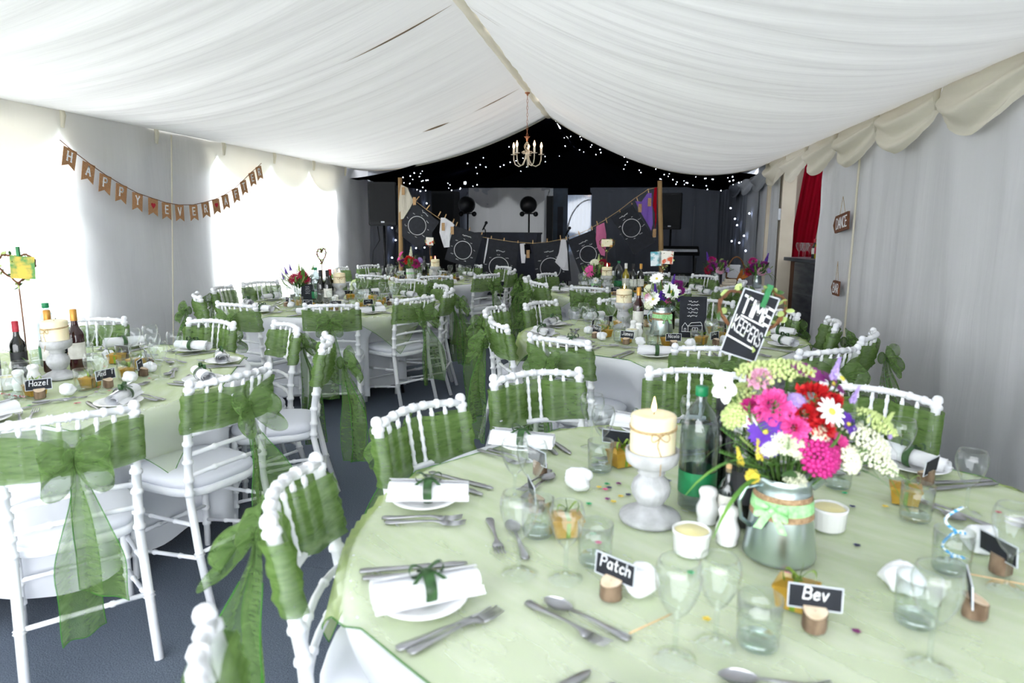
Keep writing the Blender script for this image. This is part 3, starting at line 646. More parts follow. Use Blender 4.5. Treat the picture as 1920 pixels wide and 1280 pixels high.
for s in (-1, 1):
    RIB.grid(lambda u, v: Vector((s*(.004+.030*math.sin(u*PI)), (v-.5)*.012+.004*s*u, .060+.012*math.sin(u*2*PI)+.003)), 12, 2)
    RIB.grid(lambda u, v: Vector((s*(.004+.026*u)+(v-.5)*.010, -.004-.022*u, .060-.010*u*u)), 6, 2)
P_NAP = [[('linen_roll', napkin(s).mesh('linen_roll', 'napkin_linen')), ('ribbon', RIB.mesh('ribbon', 'ribbon_dark_green'))] for s in (1.3, 8.1)]
def strip(prof, t=.0022):
    """flat tapered metal: (y, half width, z)"""
    mb = MB(); n = len(prof)
    for y, w, z in prof: mb.v += [(-w, y, z), (w, y, z), (w*.8, y, z+t), (-w*.8, y, z+t)]
    for i in range(n-1):
        for k in range(4): mb.f.append((i*4+k, i*4+(k+1) % 4, i*4+4+(k+1) % 4, i*4+4+k))
    mb.f += [(3, 2, 1, 0), tuple((n-1)*4+k for k in range(4))]; return mb
HANDLE = [(-.100, .004, .001), (-.097, .0095, .001), (-.085, .0105, .001), (-.05, .0065, .003), (-.01, .0040, .006), (.02, .0035, .007)]
FK = strip(HANDLE+[(.035, .006, .006), (.045, .0115, .004), (.056, .0125, .0025)])
for x in (-.0105, -.0035, .0035, .0105): o_ = len(FK.v); FK.add(*[(lambda m: (m.v, m.f))(strip([(.054, .0022, .0027), (.075, .0020, .003), (.100, .0012, .008)], .0018))][0]); FK.v[o_:] = [(a+x, b, c) for a, b, c in FK.v[o_:]]
P_FORK = FK.mesh('fork', 'cutlery_steel')
P_KNIFE = strip([(-.112, .004, .001), (-.109, .0085, .001), (-.095, .009, .001), (-.04, .0065, .001), (-.005, .0055, .001), (.0, .007, .001), (.03, .0095, .001), (.08, .0100, .001), (.105, .0075, .001), (.116, .002, .001)], .0028).mesh('knife', 'cutlery_steel')
SP = strip(HANDLE[:5]+[(.03, .0032, .006)], .0022)
SP.grid(lambda u, v: Vector((.019*math.sin(PI*min(.985, .06+.93*v))**.62*math.cos(PI*u), .03+.062*v, .0075-.0075*math.sin(PI*u)*math.sin(PI*min(1, .05+.95*v))**.7)), 10, 12)
SP.grid(lambda u, v: Vector((.0186*math.sin(PI*min(.985, .06+.93*v))**.62*math.cos(PI*u), .0303+.0614*v, .0083-.0075*math.sin(PI*u)*math.sin(PI*min(1, .05+.95*v))**.7)), 10, 12, True)
P_SPOON = SP.mesh('spoon', 'cutlery_steel')
def wine(h, rb, s=24):
    bz_ = h*.46
    prof = [(.036, .0), (.036, .0015), (.020, .004), (.006, .009), (.0042, .02), (.0040, bz_-.02), (.006, bz_-.006)]
    for i in range(1, 13):
        q = i/12; r = rb*math.sin(PI*(.10+.52*q))**.85; prof.append((r*(1 if q < .75 else 1-.10*(q-.75)*4), bz_+(h-bz_)*q))
    r_, z_ = prof[-1]; prof += [(r_-.0016, z_+.0004), (r_-.0020, z_-.003)]
    return MB().lathe(prof, s)
P_WINE = [('bowl', None)]
P_WINE_L = wine(.178, .040).mesh('wine_glass', 'clear_glass'); P_WINE_S = wine(.165, .037).mesh('wine_glass', 'clear_glass')
P_TUM = [('tumbler_wall', MB().lathe([(.033, .003), (.036, .010), (.0375, .05), (.0385, .092), (.0372, .0925), (.0360, .05), (.0340, .018)], 28).mesh('tumbler_wall', 'clear_glass')),
         ('thick_base', MB().lathe([(.001, .001), (.031, .001), (.034, .004), (.0345, .014), (.030, .018), (.001, .019)], 28).mesh('thick_base', 'thick_glass'))]
# log-slice place card holders; gold favour boxes; tissue pouches
def card_proto(text, h=.022):
    log = MB().lathe([(.0205, 0), (.0215, .004), (.0210, .020), (.0212, .036)], 18, fn=lambda r, z, a: r*(1+.05*math.sin(a*3+1)+.03*math.sin(a*7)))
    for i in range(18*3, 18*4): x, y, z = log.v[i]; log.v[i] = (x, y, .036+.006*y/.02)
    o = [('log', log.mesh('log', 'bark'), [('cut_face', MB().lathe([(.001, .0362), (.0208, .0362)], 18, fn=lambda r, z, a: r*(1+.05*math.sin(a*3+1))).xf(Matrix(((1, 0, 0, 0), (0, 1, 0, 0), (0, .3, 1, 0), (0, 0, 0, 1)))).mesh('cut_face', 'cut_wood'))])]
    Mc = T(0, .012, .0555) @ RX(PI/2-.1)
    o.append(('card', MB().box((0, 0, 0), (.092, .045, .0016), Mc).mesh('card', 'chalkboard', False), [
        ('card_border', (MB().box((0, .0218, .0004), (.094, .0022, .0026), Mc).box((0, -.0218, .0004), (.094, .0022, .0026), Mc).box((.0458, 0, .0004), (.0022, .045, .0026), Mc).box((-.0458, 0, .0004), (.0022, .045, .0026), Mc)).mesh('card_border', 'card_border', False))]+
        ([('chalk_lettering', (lettering(MB(), text, min(h, .118/len(text)), (0, .007), .11, .0006, .0010, .2, slant=.12) if isinstance(text, str) else scribble(MB(), 6, .013, (0, .007), .13, .0006, .0010, text)).xf(Mc).mesh('chalk_lettering', 'chalk', False))] if text else [])))
    return o
SQ = [1, 2, 3, 4, 5]
P_CARD = {}
def card(text):
    if text not in P_CARD: P_CARD[text] = card_proto(text)
    return P_CARD[text]
BX = MB(); a_, b_ = .030, .036
BX.add([(-a_, -a_*.85, 0), (a_, -a_*.85, 0), (a_, a_*.85, 0), (-a_, a_*.85, 0), (-b_, -b_*.85, .040), (b_, -b_*.85, .040), (b_, b_*.85, .040), (-b_, b_*.85, .040)], [(3, 2, 1, 0), (4, 5, 6, 7), (0, 1, 5, 4), (1, 2, 6, 5), (2, 3, 7, 6), (3, 0, 4, 7)])
LID = MB().box((0, 0, .0425), (.076, .065, .006)).add([(-.038, -.0325, .0455), (.038, -.0325, .0455), (.038, .0325, .0455), (-.038, .0325, .0455), (-.02, -.0005, .053), (.02, -.0005, .053)], [(0, 1, 5, 4), (2, 3, 4, 5), (1, 2, 5), (3, 0, 4)])
FR = MB()
for s in (-1, 1): FR.add([(-.005, s*.0262, .0), (.005, s*.0262, .0), (.005, s*.0316, .040), (-.005, s*.0316, .040)], [(0, 1, 2, 3)])
FR.add([(-.005, -.034, .0462), (.005, -.034, .0462), (.005, 0, .0545), (-.005, 0, .0545), (-.005, .034, .0462), (.005, .034, .0462)], [(0, 1, 2, 3), (3, 2, 5, 4)])
for s in (-1, 1):
    FR.grid(lambda u, v: Vector((s*.028*math.sin(u*PI)+.004, (v-.5)*.010+.01*s*math.sin(u*PI), .056+.014*math.sin(u*2*PI)+.008*math.sin(u*PI))), 12, 2)
    FR.grid(lambda u, v: Vector((s*.004, s*.028*math.sin(u*PI)+(v-.5)*.002, .056+.018*math.sin(u*PI)+(v-.5)*.010)), 10, 2)
P_BOX = [('box_body', BX.mesh('box_body', 'gold_card', False)), ('box_lid', LID.mesh('box_lid', 'gold_card', False)), ('ribbon', FR.mesh('ribbon', 'favour_ribbon'))]
def pouch(seed):
    mb = MB().ball((0, 0, 0), .034, 22, 14, (1, .85, .78))
    mb.v = [((x*(1+.55*nz(x*40, y*40+seed, z*40))), y*(1+.5*nz(x*45+3, y*40+seed, z*40)), max(.0005, .024+z*(1+.5*nz(x*38, y*38+seed, z*38+4)))) for x, y, z in mb.v]
    return mb
P_POUCH = [pouch(s).mesh('tissue_pouch', 'tissue_white') for s in (1., 4.4, 9.2)]
# ---- laying a place: local x to the diner's right, y from the table edge to the centre
ZC = Z_T+.0065
def place_frame(t, a):
    an = math.radians(a); c = t['c']; out = Vector((math.cos(an), math.sin(an))); rt = Vector((-math.sin(an), math.cos(an)))
    def w(x, y): p = Vector(c)+out*(R_T-y)+rt*x; return (p.x, p.y, ZC)
    return w, an+PI/2
NAMES = {'B': {317: 'Hazel', 349: 'Andy T'}, 'D': {243: 'James', 281: 'Nicola', 210: 'Peter H'}, 'A': {}}
UNI = 'ABCDEF'; NAPROT = {('A', 229): .55, ('A', 193): .18, ('A', 155): -.1, ('A', 121): -.35}
def lay(k, a, skip=(), rnd=random.Random(3)):
    t = TB[k]; w, rz = place_frame(t, a); j = lambda s=.012: rnd.uniform(-s, s)
    single = k in UNI; nmz = t['pl'][a]
    def put(kind, proto, x, y, rot, text, cat, many, scale=None):
        if kind in skip: return
        p = w(x+j(), y+j()); r = rz+rot+j(.12)
        lab = ('%s at the %s place of the %s' % (text, nmz, t['name'])) if single else '%s on the %s' % (text, t['name'])
        place(kind.split(':')[0], proto, p, r, lab, cat, '%s on the %s' % (many, t['name']), scale)
    put('side_plate', P_PLATE, -.215, .155, 0, 'round white side plate' if single else 'round white side plate under a rolled napkin', 'plate', 'side plates')
    pz = w(-.205+j(.008), .155+j(.008))
    if 'rolled_napkin' not in skip:
        place('rolled_napkin', P_NAP[rnd.randrange(2)], (pz[0], pz[1], ZC+.011), (rz+rnd.choice((.05, PI-.1, .5, -.3))) if (k, a) not in NAPROT else NAPROT[(k, a)], ('rolled white napkin tied with dark green ribbon, %s place of the %s' % (nmz, t['name'])) if single else 'rolled white napkin with dark green ribbon, %s' % t['name'], 'napkin', 'rolled napkins on the %s' % t['name'])
    put('fork:1', P_FORK, -.115, .150, -.08, 'steel fork next to the plate' if single else 'steel fork', 'fork', 'forks')
    put('fork:2', P_FORK, -.085, .145, -.12, 'steel fork away from the plate' if single else 'steel fork', 'fork', 'forks')
    put('knife:1', P_KNIFE, .125, .150, .05, 'steel knife on the inner side' if single else 'steel knife', 'knife', 'knives')
    put('knife:2', P_KNIFE, .160, .150, .0, 'steel knife on the outer side' if single else 'steel knife', 'knife', 'knives')
    put('spoon', P_SPOON, .02, .365, PI/2+.1, 'steel dessert spoon', 'spoon', 'dessert spoons')
    put('fork:3', P_FORK, .0, .325, -PI/2+.2, 'steel dessert fork above the place' if single else 'steel dessert fork', 'fork', 'dessert forks')
    put('wine_glass:1', P_WINE_L, .175, .38, 0, 'taller empty wine glass' if single else 'empty wine glass', 'wine glass', 'wine glasses')
    put('wine_glass:2', P_WINE_S, .205, .475, 0, 'shorter empty wine glass' if single else 'empty wine glass', 'wine glass', 'wine glasses')
    put('tumbler', P_TUM, .125, .535, 0, 'short clear glass tumbler', 'tumbler', 'tumblers')
    put('place_card', card(NAMES.get(k, {}).get(a, SQ[int(a) % 5] if k != 'A' else None)), -.02, .455, 0 if True else 0, 'chalk place card in a log', 'place card', 'place cards')
    put('favour_box', P_BOX, -.05, .53, .4, 'gold favour box with green ribbon', 'gift box', 'gold favour boxes')
    put('tissue_pouch', P_POUCH[rnd.randrange(3)], .07, .46, 1.0, 'crumpled white tissue favour pouch', 'favour pouch', 'white tissue pouches')
for k, t in TB.items():
    t['pl'] = seat_names(t['places'])
    if k == 'A': continue
    for a in t['places']: lay(k, a)
tA = TB['A']
for a in tA['places']:
    sk = ['wine_glass:1', 'wine_glass:2', 'tumbler', 'place_card', 'favour_box', 'tissue_pouch']
    if a in (300, 336): sk += ['fork:1', 'fork:2', 'fork:3', 'knife:1', 'knife:2', 'spoon']
    lay('A', a, sk)
def onA(name, proto, xy, rot, label, cat, group=None, scale=None): return place(name, proto, (xy[0], xy[1], ZC), rot, label, cat, group, scale)
G_W, G_T = 'wine glasses on the front table', 'tumblers on the front table'
for xy, pr, lab in (((-.205, 1.314), P_WINE_L, 'wine glass nearest the left plates of the front table, left of a gold box'), ((-.106, 1.310), P_WINE_S, 'wine glass in front of the left gold favour box on the front table'),
        ((.10, 1.08), P_WINE_L, 'wine glass at the bottom edge of the picture, right of the spoon'), ((.172, 1.130), P_WINE_S, 'wine glass below the butter dish at the bottom of the front table'),
        ((.516, 1.132), P_WINE_L, 'large blurred wine glass at the bottom right of the front table'), ((.775, 1.424), P_WINE_L, 'wine glass at the right picture edge beside the blue straw tumbler'),
        ((.874, 1.821), P_WINE_S, 'wine glass on the right behind the empty tumbler and gold box'), ((-.277, 1.698), P_WINE_S, 'wine glass before the black card at the left back of the front table'),
        ((-.225, 1.655), P_WINE_L, 'wine glass overlapping its twin before the upper left napkin, front table'), ((-.10, 2.17), P_WINE_L, 'wine glass at the far left of the front table, left of the candle'),
        ((-.06, 2.07), P_WINE_S, 'shorter wine glass behind a tumbler left of the burning front candle'), ((.22, 2.20), P_WINE_L, 'wine glass standing behind the front candle beside the water bottle'),
        ((.79, 2.05), P_WINE_L, 'wine glass behind the flowers next to the far right napkin, front table'), ((.70, 2.12), P_WINE_S, 'wine glass half hidden by the flowers on the front table'), ((1.0, 1.72), P_WINE_L, 'wine glass at the right picture edge near two forks')):
    onA('wine_glass', pr, xy, random.uniform(0, 3), lab, 'wine glass', G_W)
for xy, lab in (((-.05, 1.388), 'empty tumbler beside the black name card at front centre left'), ((.245, 1.143), 'empty tumbler in front of the gold box at the bottom'), ((.728, 1.752), 'empty tumbler beside the right-hand gold favour box'),
        ((.697, 1.486), 'tumbler holding a blue and white twisted straw'), ((.545, 1.265), 'tumbler behind the large wine glass at bottom right'), ((-.062, 1.959), 'tumbler behind the white tissue pouch left of the candle'), ((-.19, 1.50), 'tumbler behind the left pair of wine glasses'), ((.60, 1.95), 'tumbler behind the flower jug on the front table')):
    onA('tumbler', P_TUM, xy, 0, lab, 'tumbler', G_T)
for xy, r_, lab in (((-.124, 1.520), .3, 'gold favour box behind the left wine glasses of the front table'), ((.34, 1.288), -.45, 'gold favour box behind the black name card at bottom right'), ((.745, 1.866), -.3, 'gold favour box on the right of the flower jug'), ((.0, 2.02), .6, 'gold favour box just behind the front candle'), ((.62, 1.33), .2, 'gold favour box at the lower right of the front table')):
    if lab.startswith('gold favour box at the lower'): continue
    onA('favour_box', P_BOX, xy, r_, lab, 'gift box', 'gold favour boxes on the front table')
for xy, r_, tx, lab in (((-.012, 1.254), -.60, 'Patch', 'black chalk name card in a log slice beside the dessert spoon, front table'), ((.355, 1.211), -.10, 'Bev', 'black chalk name card before the gold box at the bottom right'),
        ((.664, 1.309), 1.25, 6, 'name card seen edge-on in a log slice at bottom right'), ((-.212, 1.641), 1.9, None, 'name card turned away behind the left wine glasses, front table'), ((-.235, 1.90), 2.3, None, 'black name card at the upper left napkin of the front table'), ((-.015, 2.13), 2.9, None, 'black name card half behind the front candle'), ((.855, 2.02), -2.3, None, 'name card turned away beside the far right napkin'), ((.80, 1.50), 1.9, None, 'name card seen through the wine glass at the right edge')):
    onA('place_card', card(tx), xy, r_, lab, 'place card', 'place cards on the front table')
for i, (xy, lab) in enumerate((((-.113, 1.800), 'white tissue pouch behind the left wine glasses, near scattered confetti'), ((.045, 1.285), 'white tissue pouch behind the black name card at front centre left'), ((.565, 1.385), 'white tissue pouch behind the large glass at the bottom right'), ((.807, 1.60), 'white tissue pouch behind the blue straw tumbler'))):
    onA('tissue_pouch', P_POUCH[i % 3], xy, i*1.3, lab, 'favour pouch', 'white tissue pouches on the front table', 1.15)

# ================================================================ CENTREPIECES
def flute(n, k): return lambda r, z, a: r*(1+k*abs(math.sin(a*n/2))-k*.5)
HOLD = [('foot', MB().lathe([(.001, 0), (.074, 0), (.076, .006), (.074, .013), (.062, .018), (.05, .026), (.034, .033), (.026, .040)], 32).mesh('foot', 'stone_grey')),
        ('fluted_bulb', MB().lathe([(.024, .038), (.034, .048), (.044, .066), (.047, .082), (.042, .100), (.030, .112), (.026, .118)], 48, fn=flute(20, .09)).mesh('fluted_bulb', 'stone_grey')),
        ('cup', MB().lathe([(.027, .116), (.034, .122), (.030, .130), (.050, .140), (.062, .150), (.065, .165), (.065, .180), (.060, .181), (.058, .168), (.001, .166)], 32).mesh('cup', 'stone_grey'))]
CW = MB().lathe([(.0001, 0), (.053, 0)]+[(.0545, .004+.094*i/16) for i in range(17)]+[(.052, .102), (.046, .104), (.030, .102), (.0001, .101)], 96, fn=lambda r, z, a: r*(1+(.016*math.sin(a*26+z*330) if .003 < z < .099 and r > .05 else 0)))
TW = MB()
for zz in (.070, .074): TW.tube([(.0562*math.cos(a), .0562*math.sin(a), zz-.004*math.cos(a+2)) for a in [i*PI/18 for i in range(37)]], .0016, 5)
for s in (-1, 1): TW.tube([(s*.022*math.sin(u*PI/10), -.0575-.004*math.sin(u*PI/10), .066+.010*math.sin(u*2*PI/10)-.006) for u in range(11)], .0014, 5)
TW.tube([(0, -.0575, .064), (-.006, -.059, .04), (.004, -.0605, .012), (0, -.07, -.03)], .0013, 5)
CANDLE = [('wax_pillar', CW.mesh('wax_pillar', 'candle_wax')), ('wick', MB().tube([(0, 0, .100), (.001, 0, .108), (.003, 0, .114)], .0012, 5).mesh('wick', 'wick_black')),
          ('flame', MB().lathe([(.0003, .108), (.0045, .113), (.0060, .119), (.0045, .128), (.0018, .138), (.0002, .146)], 12).mesh('flame', 'flame')), ('twine_bow', TW.mesh('twine_bow', 'twine'))]
def candle(x, y, where, rot=0):
    place('candle_holder', HOLD, (x, y, ZC), rot, 'grey stone-effect pedestal candle holder with fluted bulb on the %s' % where, 'candle holder', 'pedestal candle holders')
    place('pillar_candle', CANDLE, (x, y, ZC+.167), rot, 'lit cream twisted pillar candle tied with twine on the %s' % where, 'candle', 'lit pillar candles')
candle(.074, 1.640, 'front table', .25)
candle(-2.615, 2.735, 'bunting table'); candle(-.02, 4.86, 'middle right table'); candle(-2.60, 5.90, 'middle left table', .5); candle(-.22, 7.40, 'back right table'); candle(-2.42, 8.45, 'back left table')
# bottles
def bottle(body, h=.30, r=.037, neck=.014, cap='label_black', label='label_paper', lab=(.06, .14), shoulder=.58):
    prof = [(.001, .002), (r*.9, .0), (r, .006), (r, h*shoulder), (r*.86, h*(shoulder+.06)), (r*.5, h*(shoulder+.13)), (neck, h*(shoulder+.19)), (neck, h*.97), (neck*1.05, h)]
    p = [('glass_body', MB().lathe(prof, 22).mesh('glass_body', body)), ('capsule', MB().lathe([(neck*1.12, h*.82), (neck*1.12, h*1.0), (neck*.9, h*1.008), (.001, h*1.008)], 16).mesh('capsule', cap))]
    if label: p.append(('label', MB().lathe([(r*1.012, lab[0]), (r*1.012, lab[1])], 22).mesh('label', label)))
    return p
B_RED = bottle('bottle_dark', cap='label_black'); B_DK = bottle('bottle_dark', cap='label_red', label='label_black'); B_RR = bottle('bottle_red_wine', cap='capsule_gold', label='label_paper'); B_WH = bottle('bottle_white_wine', cap='label_paper', label='label_paper'); B_GD = bottle('bottle_dark', cap='capsule_gold')
B_PL = bottle('bottle_dark', cap='label_black', label=None)
wp = [(.001, .004), (.034, .0), (.047, .008), (.048, .05), (.0455, .075), (.048, .10), (.048, .20), (.046, .225), (.036, .255), (.020, .275), (.0135, .285), (.0135, .302)]
B_WATER = [('bottle_body', MB().lathe(wp, 24).mesh('bottle_body', 'plastic_bottle')), ('screw_cap', MB().lathe([(.0155, .298), (.0165, .300), (.0165, .320), (.015, .322), (.001, .322)], 20, fn=flute(20, .05)).mesh('screw_cap', 'cap_green')),
           ('wrap_label', MB().lathe([(.0487, .045), (.0487, .105)], 24).mesh('wrap_label', 'label_green')), ('water', MB().lathe([(.001, .006), (.044, .006), (.0445, .22), (.001, .22)], 20).mesh('water', 'clear_glass'))]
B_FLASK = [('glass_body', MB().lathe([(.001, 0), (.024, 0), (.026, .004), (.026, .085), (.018, .105), (.011, .115), (.011, .14)], 18).mesh('glass_body', 'plastic_bottle')), ('cork', MB().lathe([(.0095, .13), (.0095, .15), (.001, .151)], 12).mesh('cork', 'peg_wood')), ('paper_label', MB().lathe([(.0264, .02), (.0264, .075)], 18).mesh('paper_label', 'label_paper'))]
def bot(pr, x, y, label, name='wine_bottle', cat='bottle', sc=None): place(name, pr, (x, y, ZC), random.uniform(0, 6), label, cat, 'bottles on the tables', sc)
bot(B_WATER, .195, 1.735, 'clear plastic water bottle with green cap right of the front candle', 'water_bottle')
bot(B_DK, .300, 1.655, 'dark wine bottle with red and white label behind the flower jug'); bot(B_PL, .255, 1.80, 'unlabelled dark wine bottle behind the front table water bottle'); bot(B_FLASK, .262, 1.655, 'small clear flask with a paper label beside the water bottle', 'flask_bottle')
bot(B_PL, -2.86, 2.62, 'dark wine bottle at the left picture edge, bunting table'); bot(B_DK, -2.80, 2.71, 'black wine bottle left of the bunting-table candle', sc=.88); bot(B_WATER, -2.86, 2.95, 'green-capped water bottle behind the bunting-table candle', 'water_bottle')
bot(B_RR, -2.755, 2.845, 'red wine bottle with gold top just left behind the bunting-table candle'); bot(B_RR, -2.66, 2.90, 'red wine bottle with gold top just right behind the bunting-table candle')
for xy, pr, lb in (((-2.80, 5.84), B_WATER, 'water bottle with green cap on the middle left table'), ((-2.735, 5.80), B_PL, 'unlabelled dark wine bottle beside the small black board, middle left table'), ((-2.70, 5.92), B_DK, 'red-topped dark wine bottle on the middle left table'), ((-2.665, 5.79), B_RED, 'dark wine bottle wearing a white neck tag on the middle left table'), ((-2.66, 5.95), B_WH, 'yellow white wine bottle left of the candle, middle left table')):
    bot(pr, *xy, lb, 'water_bottle' if pr is B_WATER else 'wine_bottle')
bot(B_RR, .08, 4.72, 'dark red wine bottle between candle and flowers, middle right table'); bot(B_PL, .30, 4.86, 'unlabelled dark bottle behind the daisies, middle right table')
for xy, pr, lb in (((-.02, 7.6), B_WH, 'pale capped wine bottle right of the back right candle'), ((.06, 7.5), B_RED, 'dark wine bottle with white label on the back right table'), ((.14, 7.55), B_GD, 'gold-topped dark wine bottle on the back right table'), ((-.10, 7.68), B_WATER, 'water bottle behind the back right candle')): bot(pr, *xy, lb, 'water_bottle' if pr is B_WATER else 'wine_bottle')
for xy, pr, lb in (((-2.52, 8.62), B_GD, 'gold-topped wine bottle left of the back left candle'), ((-2.60, 8.58), B_PL, 'unlabelled dark wine bottle on the back left table'), ((-2.50, 8.72), B_DK, 'red-topped dark wine bottle on the back left table')): bot(pr, *xy, lb)
# salt, pepper, butter
SHK = lambda: [('shaker_body', MB().lathe([(.001, 0), (.022, 0), (.024, .004), (.0225, .010), (.027, .025), (.027, .040), (.020, .056), (.0195, .066), (.0225, .074)], 32, fn=flute(16, .04)).mesh('shaker_body', 'porcelain')), ('pierced_cap', MB().lathe([(.0225, .074), (.0235, .080), (.019, .088), (.008, .092), (.001, .0925)], 24).mesh('pierced_cap', 'porcelain'))]
SHK = SHK()
RAM = [('ramekin_dish', MB().lathe([(.001, .004), (.036, .0), (.038, .003), (.040, .044), (.0425, .048), (.0425, .054), (.0395, .055), (.037, .045), (.001, .044)], 60, fn=lambda r, z, a: r*(1+(.018*math.sin(a*40) if .003 <= z < .047 and r > .03 else 0))).mesh('ramekin_dish', 'porcelain')),
       ('butter_fill', MB().lathe([(.0385, .048), (.030, .053), (.012, .052), (.001, .055)], 24, fn=lambda r, z, a: r*(1+.03*math.sin(a*5))).mesh('butter_fill', 'butter'))]
def cond(x, y, z2, wh, one=True):
    place('salt_shaker', SHK, (x, y, ZC), 0, 'white fluted china salt shaker on the %s, farther from the camera' % wh, 'salt shaker', 'china shakers')
    place('pepper_shaker', SHK, (x+.033, y-.11, ZC), .2, 'white fluted china pepper shaker on the %s, nearer the camera' % wh, 'pepper shaker', 'china shakers')
    place('butter_ramekin', RAM, (z2[0], z2[1], ZC), 0, 'white ramekin of butter on the %s beside the shakers' % wh, 'ramekin', 'butter ramekins')
cond(.213, 1.645, (.160, 1.478), 'front table'); cond(-2.62, 2.60, (-2.66, 2.50), 'bunting table'); cond(.05, 4.60, (.04, 4.44), 'middle right table'); cond(-2.55, 5.70, (-2.48, 5.62), 'middle left table')
place('butter_ramekin', RAM, (.50, 1.665, ZC), .4, 'white ramekin of butter behind the flower jug on the front table', 'ramekin', 'butter ramekins')

# ---- flowers
def orient(d):
    d = Vector(d).normalized(); return d.to_track_quat('Z', 'Y').to_euler()
def petals(n, r, w, lift=.25, curl=-.1, r0=.12, seed=0, notch=0):
    mb = MB()
    for i in range(n):
        a = 2*PI*i/n+.15*nz(i*1.7, seed, 0); k = 1+.1*nz(i*2.1, seed, 3)
        def fn(u, v):
            q = r0+(1-r0)*u; ww = w*math.sin(PI*min(.93, .12+.81*u))**.7*(v-.5)*2*.5; x = q*r*k; x -= notch*r*math.cos((v-.5)*6)*u**6
            return RZ(a) @ Vector((x, ww*r, r*(lift*u+curl*u*u*2)+.06*r*abs(v-.5)+.01*r*(i % 3)))
        mb.grid(fn, 4, 4)
    return mb
def ruffle(r, rings=5, n=18, seed=0, dome=.7):
    mb = MB()
    for k in range(rings):
        q = (k+1)/rings; rr = r*q; z0 = r*dome*(1-q**1.6)
        mb.grid(lambda u, v: Vector((math.cos(u*2*PI)*rr*(.55+.45*v)*(1+.16*math.sin(u*2*PI*n+k*2)*v), math.sin(u*2*PI)*rr*(.55+.45*v)*(1+.16*math.sin(u*2*PI*n+k*2)*v), z0+r*(.42*v*(1.15-q)+.16*v*math.sin(u*2*PI*n*1.5+k*1.3))-.1*r)), n*5, 3)
    return mb
def cluster(r, n, rb, flat=.4, seed=1):
    mb = MB(); rr = random.Random(seed)
    for i in range(n):
        q = math.sqrt((i+.5)/n); a = i*2.399; mb.ball((q*r*math.cos(a), q*r*math.sin(a), r*flat*(1-q*q)+rr.uniform(-.05, .05)*r), rb*rr.uniform(.7, 1.2), 5, 3)
    return mb
def spike(L, r, n, seed=1):
    mb = MB(); rr = random.Random(seed)
    for i in range(n):
        q = i/n; a = i*2.4; rad = r*(1-.75*q); mb.ball((rad*math.cos(a), rad*math.sin(a), L*q), r*.62*(1-.6*q)*rr.uniform(.8, 1.2), 5, 3, (1, 1, 1.2))
    return mb
BL = {'daisy': lambda m: [('petals', petals(13, 1, .30, .12, -.06, .16).mesh('petals', m)), ('eye', MB().ball((0, 0, .09), .24, 10, 6, (1, 1, .55)).mesh('eye', 'petal_yellow'))],
      'cosmos': lambda m: [('petals', petals(8, 1, .72, .35, -.1, .1, 2, .08).mesh('petals', m)), ('eye', MB().ball((0, 0, .08), .18, 8, 5).mesh('eye', 'petal_yellow'))],
      'ruffle': lambda m: [('petals', ruffle(1, 5, 9).mesh('petals', m))], 'dahlia': lambda m: [('petals', (lambda a: a)(MB().add(*(lambda q: (q.v, q.f))(petals(18, 1, .22, .25, -.12, .1))).add(*(lambda q: ([(x, y, z+.12) for x, y, z in q.v], q.f))(petals(14, .75, .25, .45, -.12, .1, 3))).add(*(lambda q: ([(x, y, z+.22) for x, y, z in q.v], q.f))(petals(9, .48, .3, .8, -.1, .1, 5)))).mesh('petals', m))],
      'floret': lambda m: [('petals', cluster(1, 70, .17, .5).mesh('petals', m))], 'umbel': lambda m: [('petals', cluster(1, 95, .085, .25, 3).mesh('petals', m))], 'spike': lambda m: [('petals', spike(2.6, .36, 34).mesh('petals', m))],
      'trumpet': lambda m: [('petals', petals(5, 1, .85, .05, .05, .1, 1).mesh('petals', m)), ('tube', MB().lathe([(.10, -1.5), (.12, -.6), (.22, 0)], 8).mesh('tube', 'leaf_pale'))]}
BC = {}
def bloom(kind, m):
    if (kind, m) not in BC: BC[(kind, m)] = BL[kind](m)
    return BC[(kind, m)]
def leaf_mesh(L, w, bend, mat):
    return MB().grid(lambda u, v: Vector(((v-.5)*w*math.sin(PI*min(.97, .1+.87*u))**.8, bend*u*u*L, L*u-abs(bend)*.35*u**3*L+.15*w*abs(v-.5))), 8, 2).mesh('leaf', mat)
def fern_mesh(L, mat, n=14, w=.3):
    mb = MB().tube([(0, .12*L*(i/8)**2, L*i/8) for i in range(9)], .004*L/.1*.25, 4)
    for i in range(2, n):
        q = i/n; l = L*w*(1-.75*q)
        for s in (-1, 1):
            b = Vector((0, .12*L*q*q, L*q)); tp = b+Vector((s*l, .01, l*.5)); pr = Vector((0, 0, .05*L))
            mb.add([b-pr*.3, tp, b+pr*.5], [(0, 1, 2)])
    return mb.mesh('fern', mat)
LEAF = [leaf_mesh(.10, .030, .3, 'leaf_dark'), leaf_mesh(.13, .022, .5, 'leaf_mid'), leaf_mesh(.17, .010, -.75, 'leaf_mid'), leaf_mesh(.08, .034, .2, 'leaf_dark')]
FERN = [fern_mesh(.13, 'leaf_dark'), fern_mesh(.11, 'leaf_mid', 12, .35), fern_mesh(.14, 'leaf_pale', 16, .28)]
